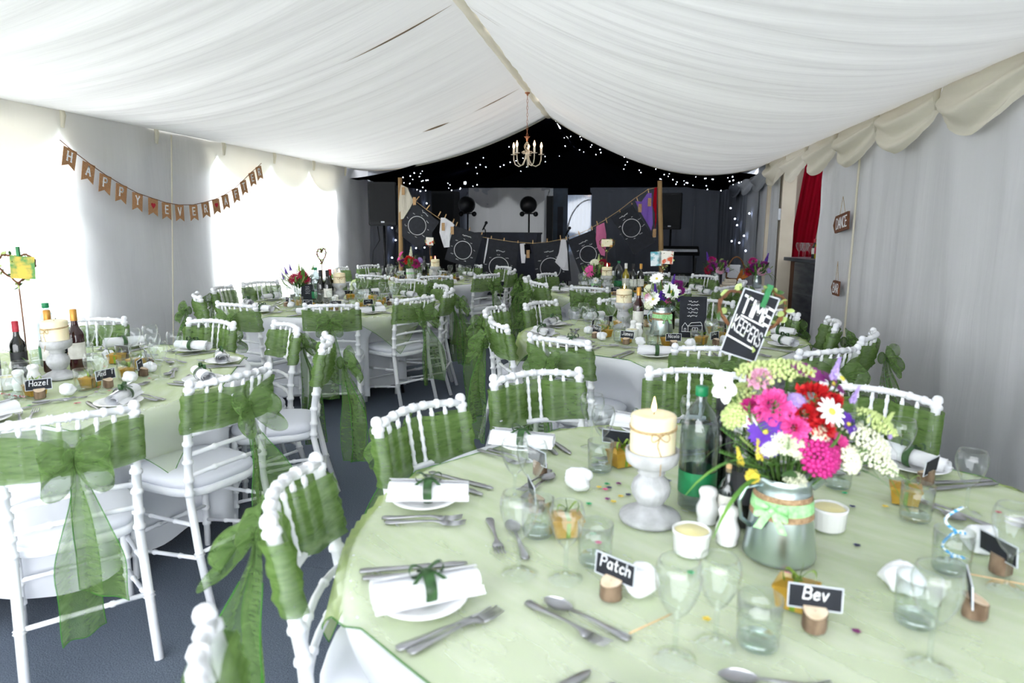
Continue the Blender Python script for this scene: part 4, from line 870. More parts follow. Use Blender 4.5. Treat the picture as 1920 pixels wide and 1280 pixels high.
def bouquet(name, base, top, items, label, leaves=40, spread=.12, seed=1, s=1.0, blades=6):
    """base: neck of the vase; items: (kind, colour, (dx, dy, dz) from the neck, radius)"""
    e = tag(obj(name, None, None, base), label, 'flowers', 'flower arrangements'); rr = random.Random(seed); st = MB()
    for kind, m, off, r in items:
        off = Vector(off)*s; d = Vector((off.x*1.6, off.y*1.6-.10, abs(off.z)*.55+.06))
        if kind in ('spike',): d = Vector((off.x*.7, off.y*.5, .25))
        if kind in ('umbel',): d = Vector((off.x*.6, off.y*.6-.05, .2))
        if kind == 'trumpet': d = Vector((off.x*2, -.25, .02))
        pr = bloom(kind, m); b = obj('bloom', pr[0][1], e, off, orient(d), r*s*1.18)
        for q in pr[1:]: obj(q[0], q[1], b)
        st.tube([(off.x*.1, off.y*.1, -.06*s), (off.x*.55, off.y*.55, off.z*.55), tuple(off-d.normalized()*r*s*.15)], .0022*s, 5)
    for i in range(leaves):
        a = rr.uniform(0, 2*PI); q = rr.random()**.6; tilt = .25+1.15*q if i >= blades else .75+.5*q
        if i < blades: a = rr.uniform(-.7, 1.6)+(PI if i % 4 == 3 else 0)
        me = rr.choice(LEAF[:2]+LEAF[3:]+FERN[:2]*2+FERN[2:]) if i >= blades else LEAF[2]
        d = Vector((math.cos(a)*math.sin(tilt), math.sin(a)*math.sin(tilt), math.cos(tilt)))
        p = Vector((math.cos(a)*.025, math.sin(a)*.025, rr.uniform(-.01, .06)))*s+d*spread*.35*s*rr.random()
        if i >= blades and tilt < .8: d = Vector((d.x*.6, abs(d.y)+.15, d.z)).normalized(); p.y = abs(p.y)+.02
        obj('leaf', me, e, p, orient(d), s*rr.uniform(.6, .95)*(spread/.12)*(1.3 if i < blades else 1))
    obj('stems', st.mesh('stems', 'stem_green'), e); return e
def jug_proto(bow_a):
    j = [('jug_body', MB().lathe([(.001, .002), (.074, .002), (.076, .004), (.0765, .010), (.066, .10), (.058, .16), (.056, .172), (.060, .188), (.0585, .1885), (.054, .172), (.062, .10), (.001, .02)], 36).mesh('jug_body', 'galvanised')),
         ('handle', MB().tube([(-.054, 0, .165), (-.085, 0, .16), (-.098, 0, .13), (-.092, 0, .09), (-.068, 0, .07)], .0045, 8).mesh('handle', 'galvanised')),
         ('spout', MB().lathe([(.016, 0), (.020, .028), (.024, .03)], 14).xf(T(.058, 0, .160) @ RY(.75)).mesh('spout', 'galvanised')),
         ('hessian_band', MB().lathe([(.0675, .100), (.0600, .152)], 36).mesh('hessian_band', 'hessian')), ('gingham_ribbon', MB().lathe([(.0665, .114), (.0630, .140)], 36).mesh('gingham_ribbon', 'gingham_ribbon'))]
    bw = MB()
    for s in (-1, 1):
        bw.grid(lambda u, v: Vector((s*(.004+.032*math.sin(u*PI)), -.003-.006*math.sin(u*PI), (v-.5)*(.010+.018*math.sin(u*PI))+.012*math.sin(2*u*PI)*.6)), 12, 3)
        bw.grid(lambda u, v: Vector((s*(.003+.024*u)+(v-.5)*.018, -.004-.004*u, -.045*u)), 5, 2)
    bw.ball((0, -.006, 0), .008, 8, 5); bw.xf(RZ(bow_a) @ T(0, -.068, .127)); j.append(('bow', bw.mesh('bow', 'gingham_ribbon')))
    return j
J1, J2 = jug_proto(-.75), jug_proto(.15)
place('flower_jug', J1, (.352, 1.50, ZC), .25, 'galvanised metal jug with hessian band and green gingham ribbon, front table', 'jug', 'flower jugs')
place('flower_jug', J2, (.235, 4.60, ZC), .25, 'galvanised metal jug with green gingham bow on the middle right table', 'jug', 'flower jugs')
N1 = (.352, 1.50, ZC+.185)
bouquet('flower_arrangement', N1, None, [('umbel', 'petal_green', (-.035, .06, .215), .062), ('umbel', 'petal_green', (-.085, .05, .17), .045), ('trumpet', 'petal_white', (-.135, .0, .19), .030), ('trumpet', 'petal_white', (-.085, -.03, .125), .016),
    ('ruffle', 'petal_pink', (-.040, -.03, .160), .036), ('ruffle', 'petal_pink', (-.002, -.06, .125), .026), ('ruffle', 'petal_blush', (-.06, .01, .21), .024), ('cosmos', 'petal_purple', (-.055, -.05, .110), .030), ('cosmos', 'petal_purple', (-.050, -.06, .085), .024),
    ('ruffle', 'petal_red', (.045, -.01, .178), .034), ('ruffle', 'petal_red', (.020, -.035, .145), .030), ('ruffle', 'petal_red', (.080, .0, .165), .026), ('cosmos', 'petal_plum', (.040, .03, .220), .034), ('cosmos', 'petal_plum', (.090, .03, .20), .028),
    ('daisy', 'petal_white', (.070, -.05, .160), .029), ('daisy', 'petal_white', (.105, .02, .215), .024), ('spike', 'petal_lilac', (.088, .02, .215), .016), ('spike', 'petal_lilac', (.13, .02, .165), .013), ('floret', 'petal_lilac', (.005, -.03, .175), .016),
    ('floret', 'petal_magenta', (.048, -.075, .070), .036), ('floret', 'petal_cream', (-.022, -.07, .095), .022), ('floret', 'petal_cream', (.012, -.07, .082), .020), ('floret', 'petal_cream', (-.05, -.07, .08), .015), ('umbel', 'petal_cream', (.002, -.085, .022), .020),
    ('spike', 'petal_yellow', (-.100, -.05, .035), .014), ('spike', 'petal_yellow', (-.065, -.06, .055), .015), ('floret', 'petal_yellow', (-.08, -.075, .02), .013), ('umbel', 'petal_cream', (.150, -.02, .10), .046), ('umbel', 'petal_green', (.175, .0, .13), .040), ('spike', 'petal_green', (.185, .0, .11), .016), ('umbel', 'petal_cream', (.17, -.04, .06), .040), ('floret', 'petal_lilac', (.20, .0, .11), .014), ('ruffle', 'petal_magenta', (-.075, -.01, .145), .030), ('ruffle', 'petal_red', (.055, -.055, .125), .024), ('ruffle', 'petal_pink', (.085, -.04, .09), .024), ('floret', 'petal_cream', (.05, -.06, .11), .018), ('cosmos', 'petal_purple', (.11, -.03, .13), .022), ('floret', 'petal_green', (-.11, .0, .13), .03), ('floret', 'petal_cream', (.115, -.05, .06), .026), ('umbel', 'petal_green', (.0, .05, .225), .05)],
    'mixed bouquet of red, pink, purple and white garden flowers in the front jug', 78, .135, 3, 1.0, 12)
bouquet('flower_arrangement', (.235, 4.60, ZC+.185), None, [('cosmos', 'petal_white', (-.045, -.02, .185), .040), ('cosmos', 'petal_white', (.045, -.06, .105), .050), ('cosmos', 'petal_white', (-.065, -.06, .055), .042), ('spike', 'petal_purple', (-.05, -.03, .10), .020), ('spike', 'petal_purple', (.06, .02, .15), .022), ('ruffle', 'petal_plum', (.095, .0, .15), .030), ('ruffle', 'petal_plum', (.11, -.02, .11), .028),
    ('ruffle', 'petal_purple', (.0, -.06, .08), .030), ('ruffle', 'petal_purple', (.10, -.03, .07), .026), ('ruffle', 'petal_blush', (-.09, -.03, .065), .030), ('ruffle', 'petal_pink', (.03, -.06, .05), .020), ('floret', 'petal_cream', (-.09, -.05, .02), .030), ('floret', 'petal_cream', (-.10, .0, .12), .026), ('floret', 'petal_green', (-.1, .02, .09), .03)],
    'bouquet of white cosmos and purple flowers on the middle right table', 70, .12, 8)
def pot(name, x, y, r, h, mat, lab, bow=False):
    p = [('pot_wall', MB().lathe([(.001, .003), (r*.85, .0), (r*.95, h*.1), (r, h), (r*.95, h), (r*.9, h*.12), (.001, h*.1)], 22).mesh('pot_wall', mat))]
    if bow: p.append(('ribbon', MB().lathe([(r*1.0, h*.45), (r*1.03, h*.65)], 22).mesh('ribbon', 'gingham_ribbon')))
    place(name, p, (x, y, ZC), 0, lab, 'vase')
pot('flower_vase', -2.98, 5.86, .045, .13, 'clear_glass', 'clear glass jar holding crimson dahlias on the middle left table')
bouquet('flower_arrangement', (-2.98, 5.86, ZC+.12), None, [('dahlia', 'petal_crimson', (-.02, -.05, .10), .048), ('dahlia', 'petal_crimson', (.06, -.03, .13), .045), ('dahlia', 'petal_crimson', (.09, -.03, .09), .040), ('spike', 'petal_purple', (-.11, 0, .13), .024), ('spike', 'petal_purple', (-.14, 0, .09), .022), ('spike', 'petal_purple', (-.07, 0, .17), .020), ('spike', 'petal_green', (.0, .02, .16), .024), ('spike', 'leaf_mid', (.14, 0, .18), .016)], 'crimson dahlias and purple larkspur beside the small black board, middle left table', 80, .15, 4)
pot('flower_vase', -.34, 7.52, .055, .13, 'galvanised', 'small metal pot with green bow on the back right table', True)
bouquet('flower_arrangement', (-.34, 7.52, ZC+.12), None, [('dahlia', 'petal_pink', (-.06, -.06, .10), .065), ('dahlia', 'petal_magenta', (.10, -.05, .09), .055), ('ruffle', 'petal_crimson', (.07, .0, .19), .04), ('spike', 'petal_green', (.02, .0, .17), .035), ('floret', 'petal_cream', (-.02, -.03, .19), .04), ('ruffle', 'petal_red', (.12, .02, .16), .03), ('cosmos', 'petal_white', (.0, -.08, .0), .03)], 'pink and magenta dahlias in the pot on the back right table', 80, .17, 6)
pot('flower_vase', -2.84, 8.72, .055, .13, 'porcelain', 'white flower pot with green bow on the back left table', True)
bouquet('flower_arrangement', (-2.84, 8.72, ZC+.12), None, [('ruffle', 'petal_red', (.0, -.05, .12), .060), ('ruffle', 'petal_magenta', (.09, -.04, .08), .055), ('ruffle', 'petal_plum', (-.09, -.03, .09), .05), ('spike', 'petal_cream', (.01, .0, .16), .045), ('floret', 'petal_pink', (-.12, .0, .20), .03), ('floret', 'petal_lilac', (.14, .0, .12), .035), ('floret', 'petal_pink', (-.15, 0, .13), .03), ('spike', 'petal_green', (-.13, 0, .08), .03)], 'red, magenta and cream flowers on the back left table by the loudspeaker', 80, .17, 9)
pot('flower_vase', -2.96, 2.60, .05, .13, 'galvanised', 'metal pot at the left picture edge of the bunting table')
bouquet('flower_arrangement', (-2.96, 2.60, ZC+.12), None, [('dahlia', 'petal_magenta', (.05, -.02, .22), .055), ('ruffle', 'petal_plum', (-.06, 0, .18), .04), ('floret', 'petal_cream', (-.04, -.04, .10), .03), ('spike', 'leaf_mid', (.10, 0, .20), .01)], 'magenta dahlia bouquet cut by the left picture edge', 40, .12, 12)
# ---- heart wreaths on sticks
def heart_pt(a, w): return Vector((w*.5*math.sin(a)**3, 0, w*(.40625*math.cos(a)-.15625*math.cos(2*a)-.0625*math.cos(3*a)-.03125*math.cos(4*a))))
HEART_W = {}
def heart_pick(x, y, zc, w, rot, label, leafy, extra):
    e = tag(obj('heart_pick', None, None, (x, y, ZC), rot), label, 'heart decoration', 'willow heart picks'); h = zc-ZC; up = T(0, 0, h)
    for k in range(2): obj('vine', MB().tube([up @ (heart_pt(i*2*PI/40, w)+Vector((.004*math.sin(i*1.9+k*3), .004*math.cos(i*1.7+k*3), .004*math.sin(i*2.3+k)))) for i in range(41)], .0038, 5).mesh('vine', 'vine_brown'), e)
    obj('stick', MB().tube([(0, .0, .002), (0, .002, h*.5), (0, 0, h-w*.42)], .0035, 6).mesh('stick', 'vine_brown'), e)
    obj('stick_base', MB().lathe([(.001, 0), (.026, 0), (.027, .004), (.026, .03), (.001, .031)], 14).mesh('stick_base', 'bark'), e)
    rr = random.Random(int(w*1e4)+leafy)
    for i in range(leafy):
        a = rr.uniform(0, 2*PI); p = up @ (heart_pt(a, w*rr.uniform(.98, 1.06))+Vector((0, rr.uniform(-.006, .006), 0))); obj('leaf', LEAF[3] if rr.random() < .3 else LEAF_P, e, p, (rr.uniform(0, 3), rr.uniform(0, 3), rr.uniform(0, 6)), rr.uniform(.16, .3)*w/.13)
    for nm, me, subs in extra:
        o = obj(nm, me.copy() if False else me, e)
        for q in subs: obj(q[0], q[1], o)
    return e
LEAF_P = leaf_mesh(.08, .05, .2, 'leaf_pale')
# the TIME KEEPERS board on the front table
zA = 1.245; hA = zA-ZC
Mk = T(-.006, -.012, hA-.014) @ RY(.30) @ RX(PI/2)
tk = lettering(MB(), 'TIME', .042, (.004, .042), .15, .0012, .0022, .17); lettering(tk, 'KEEPERS', .036, (.0, -.016), .13, .0012, .0022, .20)
for i in range(len(tk.v)): x_, y_, z_ = tk.v[i]; tk.v[i] = (x_*(.80 if y_ > .014 else .46), y_-.16*x_, z_)
tk.box((.0, .0135, .0028), (.066, .004, .0012), RZ(-.16)); tk.box((.002, -.050, .0028), (.082, .0045, .0012), RZ(-.2))
bdr = MB()
for c_, d_ in (((0, .0875, .001), (.095, .003, .004)), ((0, -.0875, .001), (.095, .003, .004)), ((.046, 0, .001), (.003, .175, .004)), ((-.046, 0, .001), (.003, .175, .004))): bdr.box(c_, d_, Mk)
heart_pick(.325, 1.86, zA+.012, .168, .0, 'willow heart on a stick carrying the slanted TIME KEEPERS chalkboard', 46, [
    ('chalkboard', MB().box((0, 0, 0), (.093, .175, .003), Mk).mesh('chalkboard', 'chalkboard', False), [('chalk_lettering', tk.xf(Mk).mesh('chalk_lettering', 'chalk', False)), ('board_edge', bdr.mesh('board_edge', 'card_border', False))]),
    ('green_peg', MB().box((.012, .085, .006), (.013, .06, .007), Mk).box((.012, .085, -.006), (.013, .06, .007), Mk).mesh('green_peg', 'peg_green', False), [])])
def pic(mat, w, h, dx, dz, hh, tilt=.1, mat2=None):
    Mp = T(dx, -.010, hh+dz) @ RY(tilt) @ RX(PI/2); return ('picture', MB().box((0, 0, 0), (w, h, .002), Mp).mesh('picture', mat, False), [])
def peg(hh, dx, dz): Mp = T(dx, -.014, hh+dz) @ RX(PI/2); return ('green_peg', MB().box((0, 0, .004), (.012, .045, .006), Mp).box((0, 0, -.004), (.012, .045, .006), Mp).mesh('green_peg', 'peg_green', False), [])
hB = onY(45, 500, 2.85).z; heart_pick(onY(48, 700, 2.80).x+.02, 2.80, hB, .16, .35, 'leafy heart on a stick with a green picture, bunting table', 40, [pic('photo_print', .105, .105, .03, .0, hB-ZC, .05), peg(hB-ZC, .02, .075)])
pC = onY(603, 478, 5.95); heart_pick(pC.x, 5.95, pC.z, .15, 1.45, 'edge-on leafy heart on a stick on the middle left table', 30, [])
pD = onY(1243, 485, 4.95); heart_pick(pD.x, 4.95, pD.z, .14, .1, 'heart wreath framing a blue and orange picture, middle right table', 36, [pic('photo_print_orange', .10, .09, .02, .01, pD.z-ZC, .05), pic('photo_print_blue', .075, .10, -.05, .0, pD.z-ZC, -.05)])
pE = onY(1138, 458, 7.6); heart_pick(pE.x, 7.6, pE.z, .16, .0, 'heart wreath with warm coloured picture on the back right table', 26, [pic('photo_print_warm', .12, .08, 0, .015, pE.z-ZC, 0)])
pF = onY(806, 455, 8.7); heart_pick(pF.x, 8.7, pF.z, .12, .0, 'small heart wreath with yellow picture on the back left table', 22, [pic('photo_print_orange', .10, .10, 0, .02, pF.z-ZC, .05)])
# ---- black menu boards
def menu(x, y, rot, w, h, label, seed, house=True):
    e = tag(obj('menu_board', None, None, (x, y, ZC), rot), label, 'menu board', 'black menu boards'); Mm = T(0, 0, h/2) @ RX(PI/2-.08)
    obj('board', MB().box((0, 0, 0), (w, h, .005), Mm).mesh('board', 'chalkboard', False), e); t = MB()
    for i in range(5): scribble(t, 7+i % 3, h*.055, (0, h*(.38-.09*i)), .13, .0008, .0026, seed+i)
    obj('chalk_writing', t.xf(Mm).mesh('chalk_writing', 'chalk', False), e)
    if house:
        d = MB(); B_ = -h*.36
        for a, b in (((-.40, 0), (.40, 0)), ((-.38, 0), (-.38, .12)), ((-.38, .12), (-.28, .22)), ((-.28, .22), (-.16, .12)), ((-.16, .12), (-.16, 0)), ((-.16, .14), (.36, .16)), ((.36, .16), (.36, 0)), ((-.16, .14), (-.05, .22)), ((-.05, .22), (.3, .24)), ((.3, .24), (.36, .16)), ((-.30, 0), (-.30, .08)), ((-.24, .08), (-.24, 0)), ((-.3, .08), (-.24, .08)), ((0, .03), (0, .1)), ((.1, .03), (.1, .1)), ((.2, .03), (.2, .1)), ((0, .1), (.2, .1)), ((0, .03), (.2, .03))):
            p, q = Vector((a[0]*w, B_+a[1]*h)), Vector((b[0]*w, B_+b[1]*h)); dd = (q-p).normalized(); n_ = Vector((-dd.y, dd.x))*.0012
            d.prism([tuple(p-n_), tuple(q-n_), tuple(q+n_), tuple(p+n_)], .0026, .0034)
        obj('chalk_drawing', d.xf(Mm).mesh('chalk_drawing', 'chalk', False), e)
    obj('prop', MB().box((0, .05, h*.3), (.02, .004, h*.66), RX(.25)).mesh('prop', 'chalkboard', False), e)
menu(.425, 4.52, .0, .17, .265, 'black chalk menu board with a little drawn house right of the daisies', 3)
menu(-2.865, 5.80, .1, .12, .17, 'plain small black board beside the dahlia jar, middle left table', 9, False)
menu(-2.95, 2.40, .5, .13, .16, 'small black board at the left edge of the bunting table', 12, False) if False else None
# ---- flower confetti, skewers, the twisted straw
CONF = {c: petals(5, .0085, .9, .05, 0, .05).box((0, 0, .0004), (.005, .005, .0012)).mesh('confetti', 'confetti_'+c) for c in ('green', 'pink', 'yellow', 'navy', 'plum', 'red')}
CN = {'green': 'green', 'pink': 'pink', 'yellow': 'yellow', 'navy': 'navy blue', 'plum': 'plum', 'red': 'red'}
def conf(c, x, y, lab): place('confetti', CONF[c], (x, y, ZC+.0005), random.uniform(0, 6), lab, 'confetti', 'flower confetti')
for c, q, lab in (('green', (1138, 907), 'green flower confetti left of the candle foot, topmost'), ('navy', (1142, 914), 'navy flower confetti touching the green one by the candle'), ('pink', (1135, 917), 'pink flower confetti in the cluster left of the candle'), ('yellow', (1123, 913), 'yellow flower confetti next to the white tissue pouch'), ('plum', (1160, 906), 'plum flower confetti just left of the candle bulb'),
        ('plum', (1139, 935), 'plum flower confetti between tissue pouch and candle foot'), ('yellow', (1150, 940), 'yellow flower confetti nearest the candle foot'), ('yellow', (1164, 930), 'yellow flower confetti beside a navy one, left of the candle'), ('navy', (1178, 927), 'navy flower confetti touching the candle holder foot'), ('green', (1104, 944), 'green flower confetti above the left tumbler'), ('navy', (1254, 901), 'navy flower confetti between candle and water bottle'),
        ('green', (1112, 1001), 'green flower confetti seen through the left tumbler'), ('pink', (1122, 1017), 'pink flower confetti seen through the left tumbler'), ('green', (1295, 1073), 'green flower confetti below the butter ramekin'), ('yellow', (1325, 1160), 'yellow flower confetti by the bottom tumbler'), ('plum', (1606, 1183), 'plum flower confetti right of the bottom name card'), ('pink', (1476, 1075), 'pink flower confetti at the foot of the metal jug'),
        ('navy', (1598, 949), 'navy flower confetti right of the jug, upper'), ('navy', (1607, 1022), 'navy flower confetti right of the jug, lower'), ('yellow', (1660, 949), 'yellow flower confetti before the right gold box'), ('green', (1584, 924), 'green flower confetti right of the butter behind the jug'), ('red', (1872, 960), 'red flower confetti near the right picture edge')):
    p = onZ(*q, ZC); conf(c, p.x, p.y, lab)
for i, (c, q) in enumerate((('red', (127, 724)), ('green', (119, 729)), ('red', (142, 756)), ('red', (176, 721)), ('red', (184, 726)), ('plum', (180, 735)), ('red', (205, 732)), ('navy', (220, 690)), ('red', (280, 709)), ('green', (55, 760)), ('pink', (148, 755)), ('red', (196, 687)))):
    p = onZ(*q, ZC); conf(c, p.x, p.y, '%s flower confetti scattered %s of the bunting table' % (CN[c], ['right of the candle foot', 'beside the candle foot', 'near the front edge', 'under the wine glasses', 'beneath the right wine glass', 'between the wine glasses', 'before the second name card', 'beside a gold box', 'near the aisle side', 'left of the first name card', 'at the near rim', 'in the middle'][i]))
for a, b, lab in (((1180, 1187), (1260, 1150), 'thin wooden skewer lying right of the dessert spoon, front table'), ((1815, 1075), (1925, 1096), 'thin wooden skewer lying at the right picture edge')):
    p, q = onZ(*a, ZC+.002), onZ(*b, ZC+.002); tag(obj('wooden_skewer', MB().tube([p, q], .0015, 6).mesh('wooden_skewer', 'skewer_wood')), lab, 'skewer')
tag(obj('twisted_straw', MB().tube([(.697+.022*math.sin(t*.55)*(1 if t < 12 else .9), 1.486+.005*math.cos(t), ZC+.02+.115*t/24+.010*math.cos(t*.55)) for t in range(25)], .0028, 8).mesh('twisted_straw', 'straw_blue')), 'blue and white looped drinking straw standing in a tumbler', 'straw')
p = onZ(20, 740, ZC); tag(obj('paper_straw', MB().tube([(p.x-.05, p.y, ZC+.004), (p.x+.10, p.y-.03, ZC+.004)], .004, 8).mesh('paper_straw', 'stripe_red')), 'red and white striped paper straw at the left picture edge', 'straw')

# ================================================================ HANGING THINGS
# ---- burlap bunting along the left wall
bun = tag(obj('letter_bunting', None), 'burlap letter bunting reading HAPPY EVER AFTER with red hearts on the left wall', 'bunting')
XB = XL+.075
fl_px = [(132, 279, 'H', -.62), (167, 306, 'A', -.55), (198, 328, 'P', -.45), (228, 346, 'P', -.40), (258, 362, 'Y', -.32), (287, 372, '*', -.18), (312, 380, 'E', -.12), (336, 384, 'V', -.03), (362, 384, 'E', .02), (384, 379, 'R', .10), (404, 373, '*', .22), (421, 365, 'A', .35), (440, 353, 'F', .45), (455, 339, 'T', .5), (471, 323, 'E', .58), (484, 312, 'R', .6)]
def flag_size(y): return .135
cord = [onX(112, 262, XB)]
for i, (px, py, ch, sl) in enumerate(fl_px):
    p = onX(px, py, XB); cord.append(p)
for i, (px, py, ch, sl) in enumerate(fl_px):
    p = cord[i+1]; d = (cord[min(i+2, len(cord)-1)]-cord[i]).normalized(); w, h = .125, .150
    ax = Vector((0, 1, 0))*math.cos(math.atan2(d.z, d.y)*.55)+Vector((0, 0, 1))*math.sin(math.atan2(d.z, d.y)*.55); dn = Vector((1, 0, 0)).cross(ax); dn = -dn if dn.z > 0 else dn
    M = Matrix(((ax.x, -dn.x, 1, p.x), (ax.y, -dn.y, 0, p.y), (ax.z, -dn.z, 0, p.z), (0, 0, 0, 1)))
    f = obj('flag', MB().prism([(-w/2, 0), (w/2, 0), (w/2*.96, -h), (0, -h*.80), (-w/2*.96, -h)], -.0012, .0012, M).mesh('flag', 'burlap_flag', False), bun)
    if ch == '*': obj('heart', MB().prism([(heart_pt(k*2*PI/24, .055).x, heart_pt(k*2*PI/24, .055).z-.06) for k in range(24)][::-1], .0012, .004, M).mesh('heart', 'heart_red', False), f)
    else: obj('letter', lettering(MB(), ch, .068, (0, -.060), .17, .0016, .0012, serif=True).xf(M).mesh('letter', 'chalk', False), f)
cord.append(onX(490, 306, XB)); obj('cord', MB().tube(cord, .0035, 5).mesh('cord', 'vine_brown'), bun)
# ---- chandelier on the ridge
ch_t = onX(989, 178, XM); cx, cy = XM+.0, ch_t.y
zc_ = onY(988, 290, cy).z
cha = tag(obj('chandelier', None, None, (cx, cy, zc_)), 'cream five-arm candle-style chandelier hanging from the ridge on a chain', 'chandelier')
top = 2.97-zc_
lk = MB()
nl = max(6, int((top-.20)/.036))
for i in range(nl):
    z = .20+(top-.20)*(i+.5)/nl; M = T(0, 0, z) @ RZ(PI/2*(i % 2))
    lk.tube([M @ Vector((.009*math.cos(k*PI/5), 0, .021*math.sin(k*PI/5))) for k in range(11)], .0022, 5)
obj('chain', lk.mesh('chain', 'copper'), cha)
obj('ceiling_hook', MB().lathe([(.03, top), (.028, top-.012), (.006, top-.025), (.004, top-.04)], 14).mesh('ceiling_hook', 'copper'), cha)
cg = MB()
for k in range(6): cg.tube([(.032*math.sin(PI*q/10)*math.cos(k*PI/3+q*.22), .032*math.sin(PI*q/10)*math.sin(k*PI/3+q*.22), .03+.12*q/10) for q in range(11)], .0035, 5)
obj('twisted_cage', cg.mesh('twisted_cage', 'chandelier_cream'), cha)
obj('crown', MB().lathe([(.008, .15), (.012, .165), (.010, .175), (.030, .205), (.028, .205), (.008, .178)], 8, fn=lambda r, z, a: r*(1+.25*math.cos(a*4)) if z > .2 else r).mesh('crown', 'copper'), cha)
obj('hub', MB().lathe([(.001, -.06), (.012, -.05), (.016, -.03), (.010, -.01), (.022, .0), (.022, .012), (.012, .03)], 14).mesh('hub', 'chandelier_cream'), cha)
for k in range(5):
    a = .35+k*2*PI/5; M = RZ(a)
    obj('arm', MB().tube([M @ Vector(q) for q in ((.015, 0, .0), (.030, 0, -.06), (.060, 0, -.115), (.105, 0, -.130), (.150, 0, -.105), (.168, 0, -.055), (.170, 0, .0))], .006, 7).tube([M @ Vector((.045+.022*(1-t/14)*math.cos(t*.75), 0, .022+.022*(1-t/14)*math.sin(t*.75))) for t in range(13)], .0035, 5).mesh('arm', 'chandelier_cream'), cha)
    c3 = M @ Vector((.170, 0, 0))
    obj('drip_pan', MB().lathe([(.001, .0), (.030, .004), (.034, .010), (.031, .010), (.001, .006)], 16, c3).mesh('drip_pan', 'chandelier_cream'), cha)
    cs = obj('candle_sleeve', MB().lathe([(.012, .008), (.012, .075), (.001, .076)], 12, c3).mesh('candle_sleeve', 'bulb_socket'), cha)
    obj('bulb', MB().lathe([(.004, .076), (.010, .088), (.0125, .100), (.010, .117), (.004, .135), (.0005, .145)], 10, c3).mesh('bulb', 'bulb_glow'), cs)
# ---- two wooden arrow signs on the right wall
def sign(px, py, tx, w, h, tilt, label, px0):
    p = onX(px, py, XR-.07); e = tag(obj('arrow_sign', None, None, p, (0, 0, 0)), label, 'sign', 'wooden arrow signs')
    M = Matrix(((0, 0, -1, 0), (-1, 0, 0, 0), (0, 1, 0, 0), (0, 0, 0, 1))) @ RZ(tilt)
    poly = [(w/2, -h/2), (w/2, h/2), (-w/2, h/2), (-w/2-h*.42, 0), (-w/2, -h/2)]
    obj('board', MB().prism(poly, -.008, .008, M).mesh('board', 'sign_wood', False), e)
    t = MB(); lettering(t, tx, h*.60, (.004, 0), .13, .0012, .0081, .12); obj('white_lettering', t.xf(M).mesh('white_lettering', 'chalk', False), e)
    top_ = onX(*px0, XR-.05)-p; c = MB()
    for s in (-1, 1): c.tube([M @ Vector((s*w*.22, h/2-.005, 0)), top_], .002, 5)
    obj('hanging_string', c.mesh('hanging_string', 'twine'), e)
sign(1579, 417, 'DANCE', .34, .145, .12, 'brown wooden arrow sign lettered DANCE hanging on the right wall', (1581, 368))
sign(1568, 540, 'BAR', .155, .125, .0, 'brown wooden arrow sign lettered BAR hanging below the dance sign', (1571, 490))
# ---- the washing line seating plan
YL = 9.62
def wp_(x, y, dy=0): return onY(x, y, YL+dy)
for (x0, yt, xb, lab) in ((750, 333, 752, 'rough wooden pole behind the left loudspeaker holding the washing line'), (1237, 339, 1245, 'rough wooden pole on the right holding the washing line')):
    a = wp_(x0, yt); b = Vector((onY(xb, 560, YL).x, YL, .0))
    e = tag(obj('line_pole', None, None, (b.x, b.y, 0)), lab, 'pole', 'washing line poles')
    obj('shaft', MB().tube([(a.x-b.x)*Vector((1, 0, 0))*q+Vector((.006*nz(q*4, 1, x0), 0, a.z*q)) for q in [i/10 for i in range(11)]], [.036-.006*i/10 for i in range(11)], 10).mesh('shaft', 'pole_wood'), e)
    obj('foot_block', MB().lathe([(.12, 0), (.12, .03), (.045, .05), (.045, .08)], 14).mesh('foot_block', 'dark_wood'), e)
rope_px = [(750, 346), (765, 366), (800, 393), (823, 409), (850, 428), (880, 440), (920, 447), (960, 453), (1000, 456), (1030, 453), (1065, 446), (1100, 432), (1130, 415), (1160, 395), (1190, 372), (1215, 355), (1237, 350)]
rope = [wp_(*q) for q in rope_px]
tag(obj('washing_line', MB().tube(rope, .004, 6).mesh('washing_line', 'twine')), 'sagging twine washing line strung between two wooden poles', 'washing line')
PEG = [('peg_half', MB().box((0, -.006, 0), (.011, .007, .075)).mesh('peg_half', 'peg_wood', False)), ('peg_half', MB().box((0, .006, 0), (.011, .007, .075)).mesh('peg_half', 'peg_wood', False)), ('spring', MB().tube([(-.008, 0, .004), (.008, 0, .004)], .004, 6).mesh('spring', 'metal_black'))]
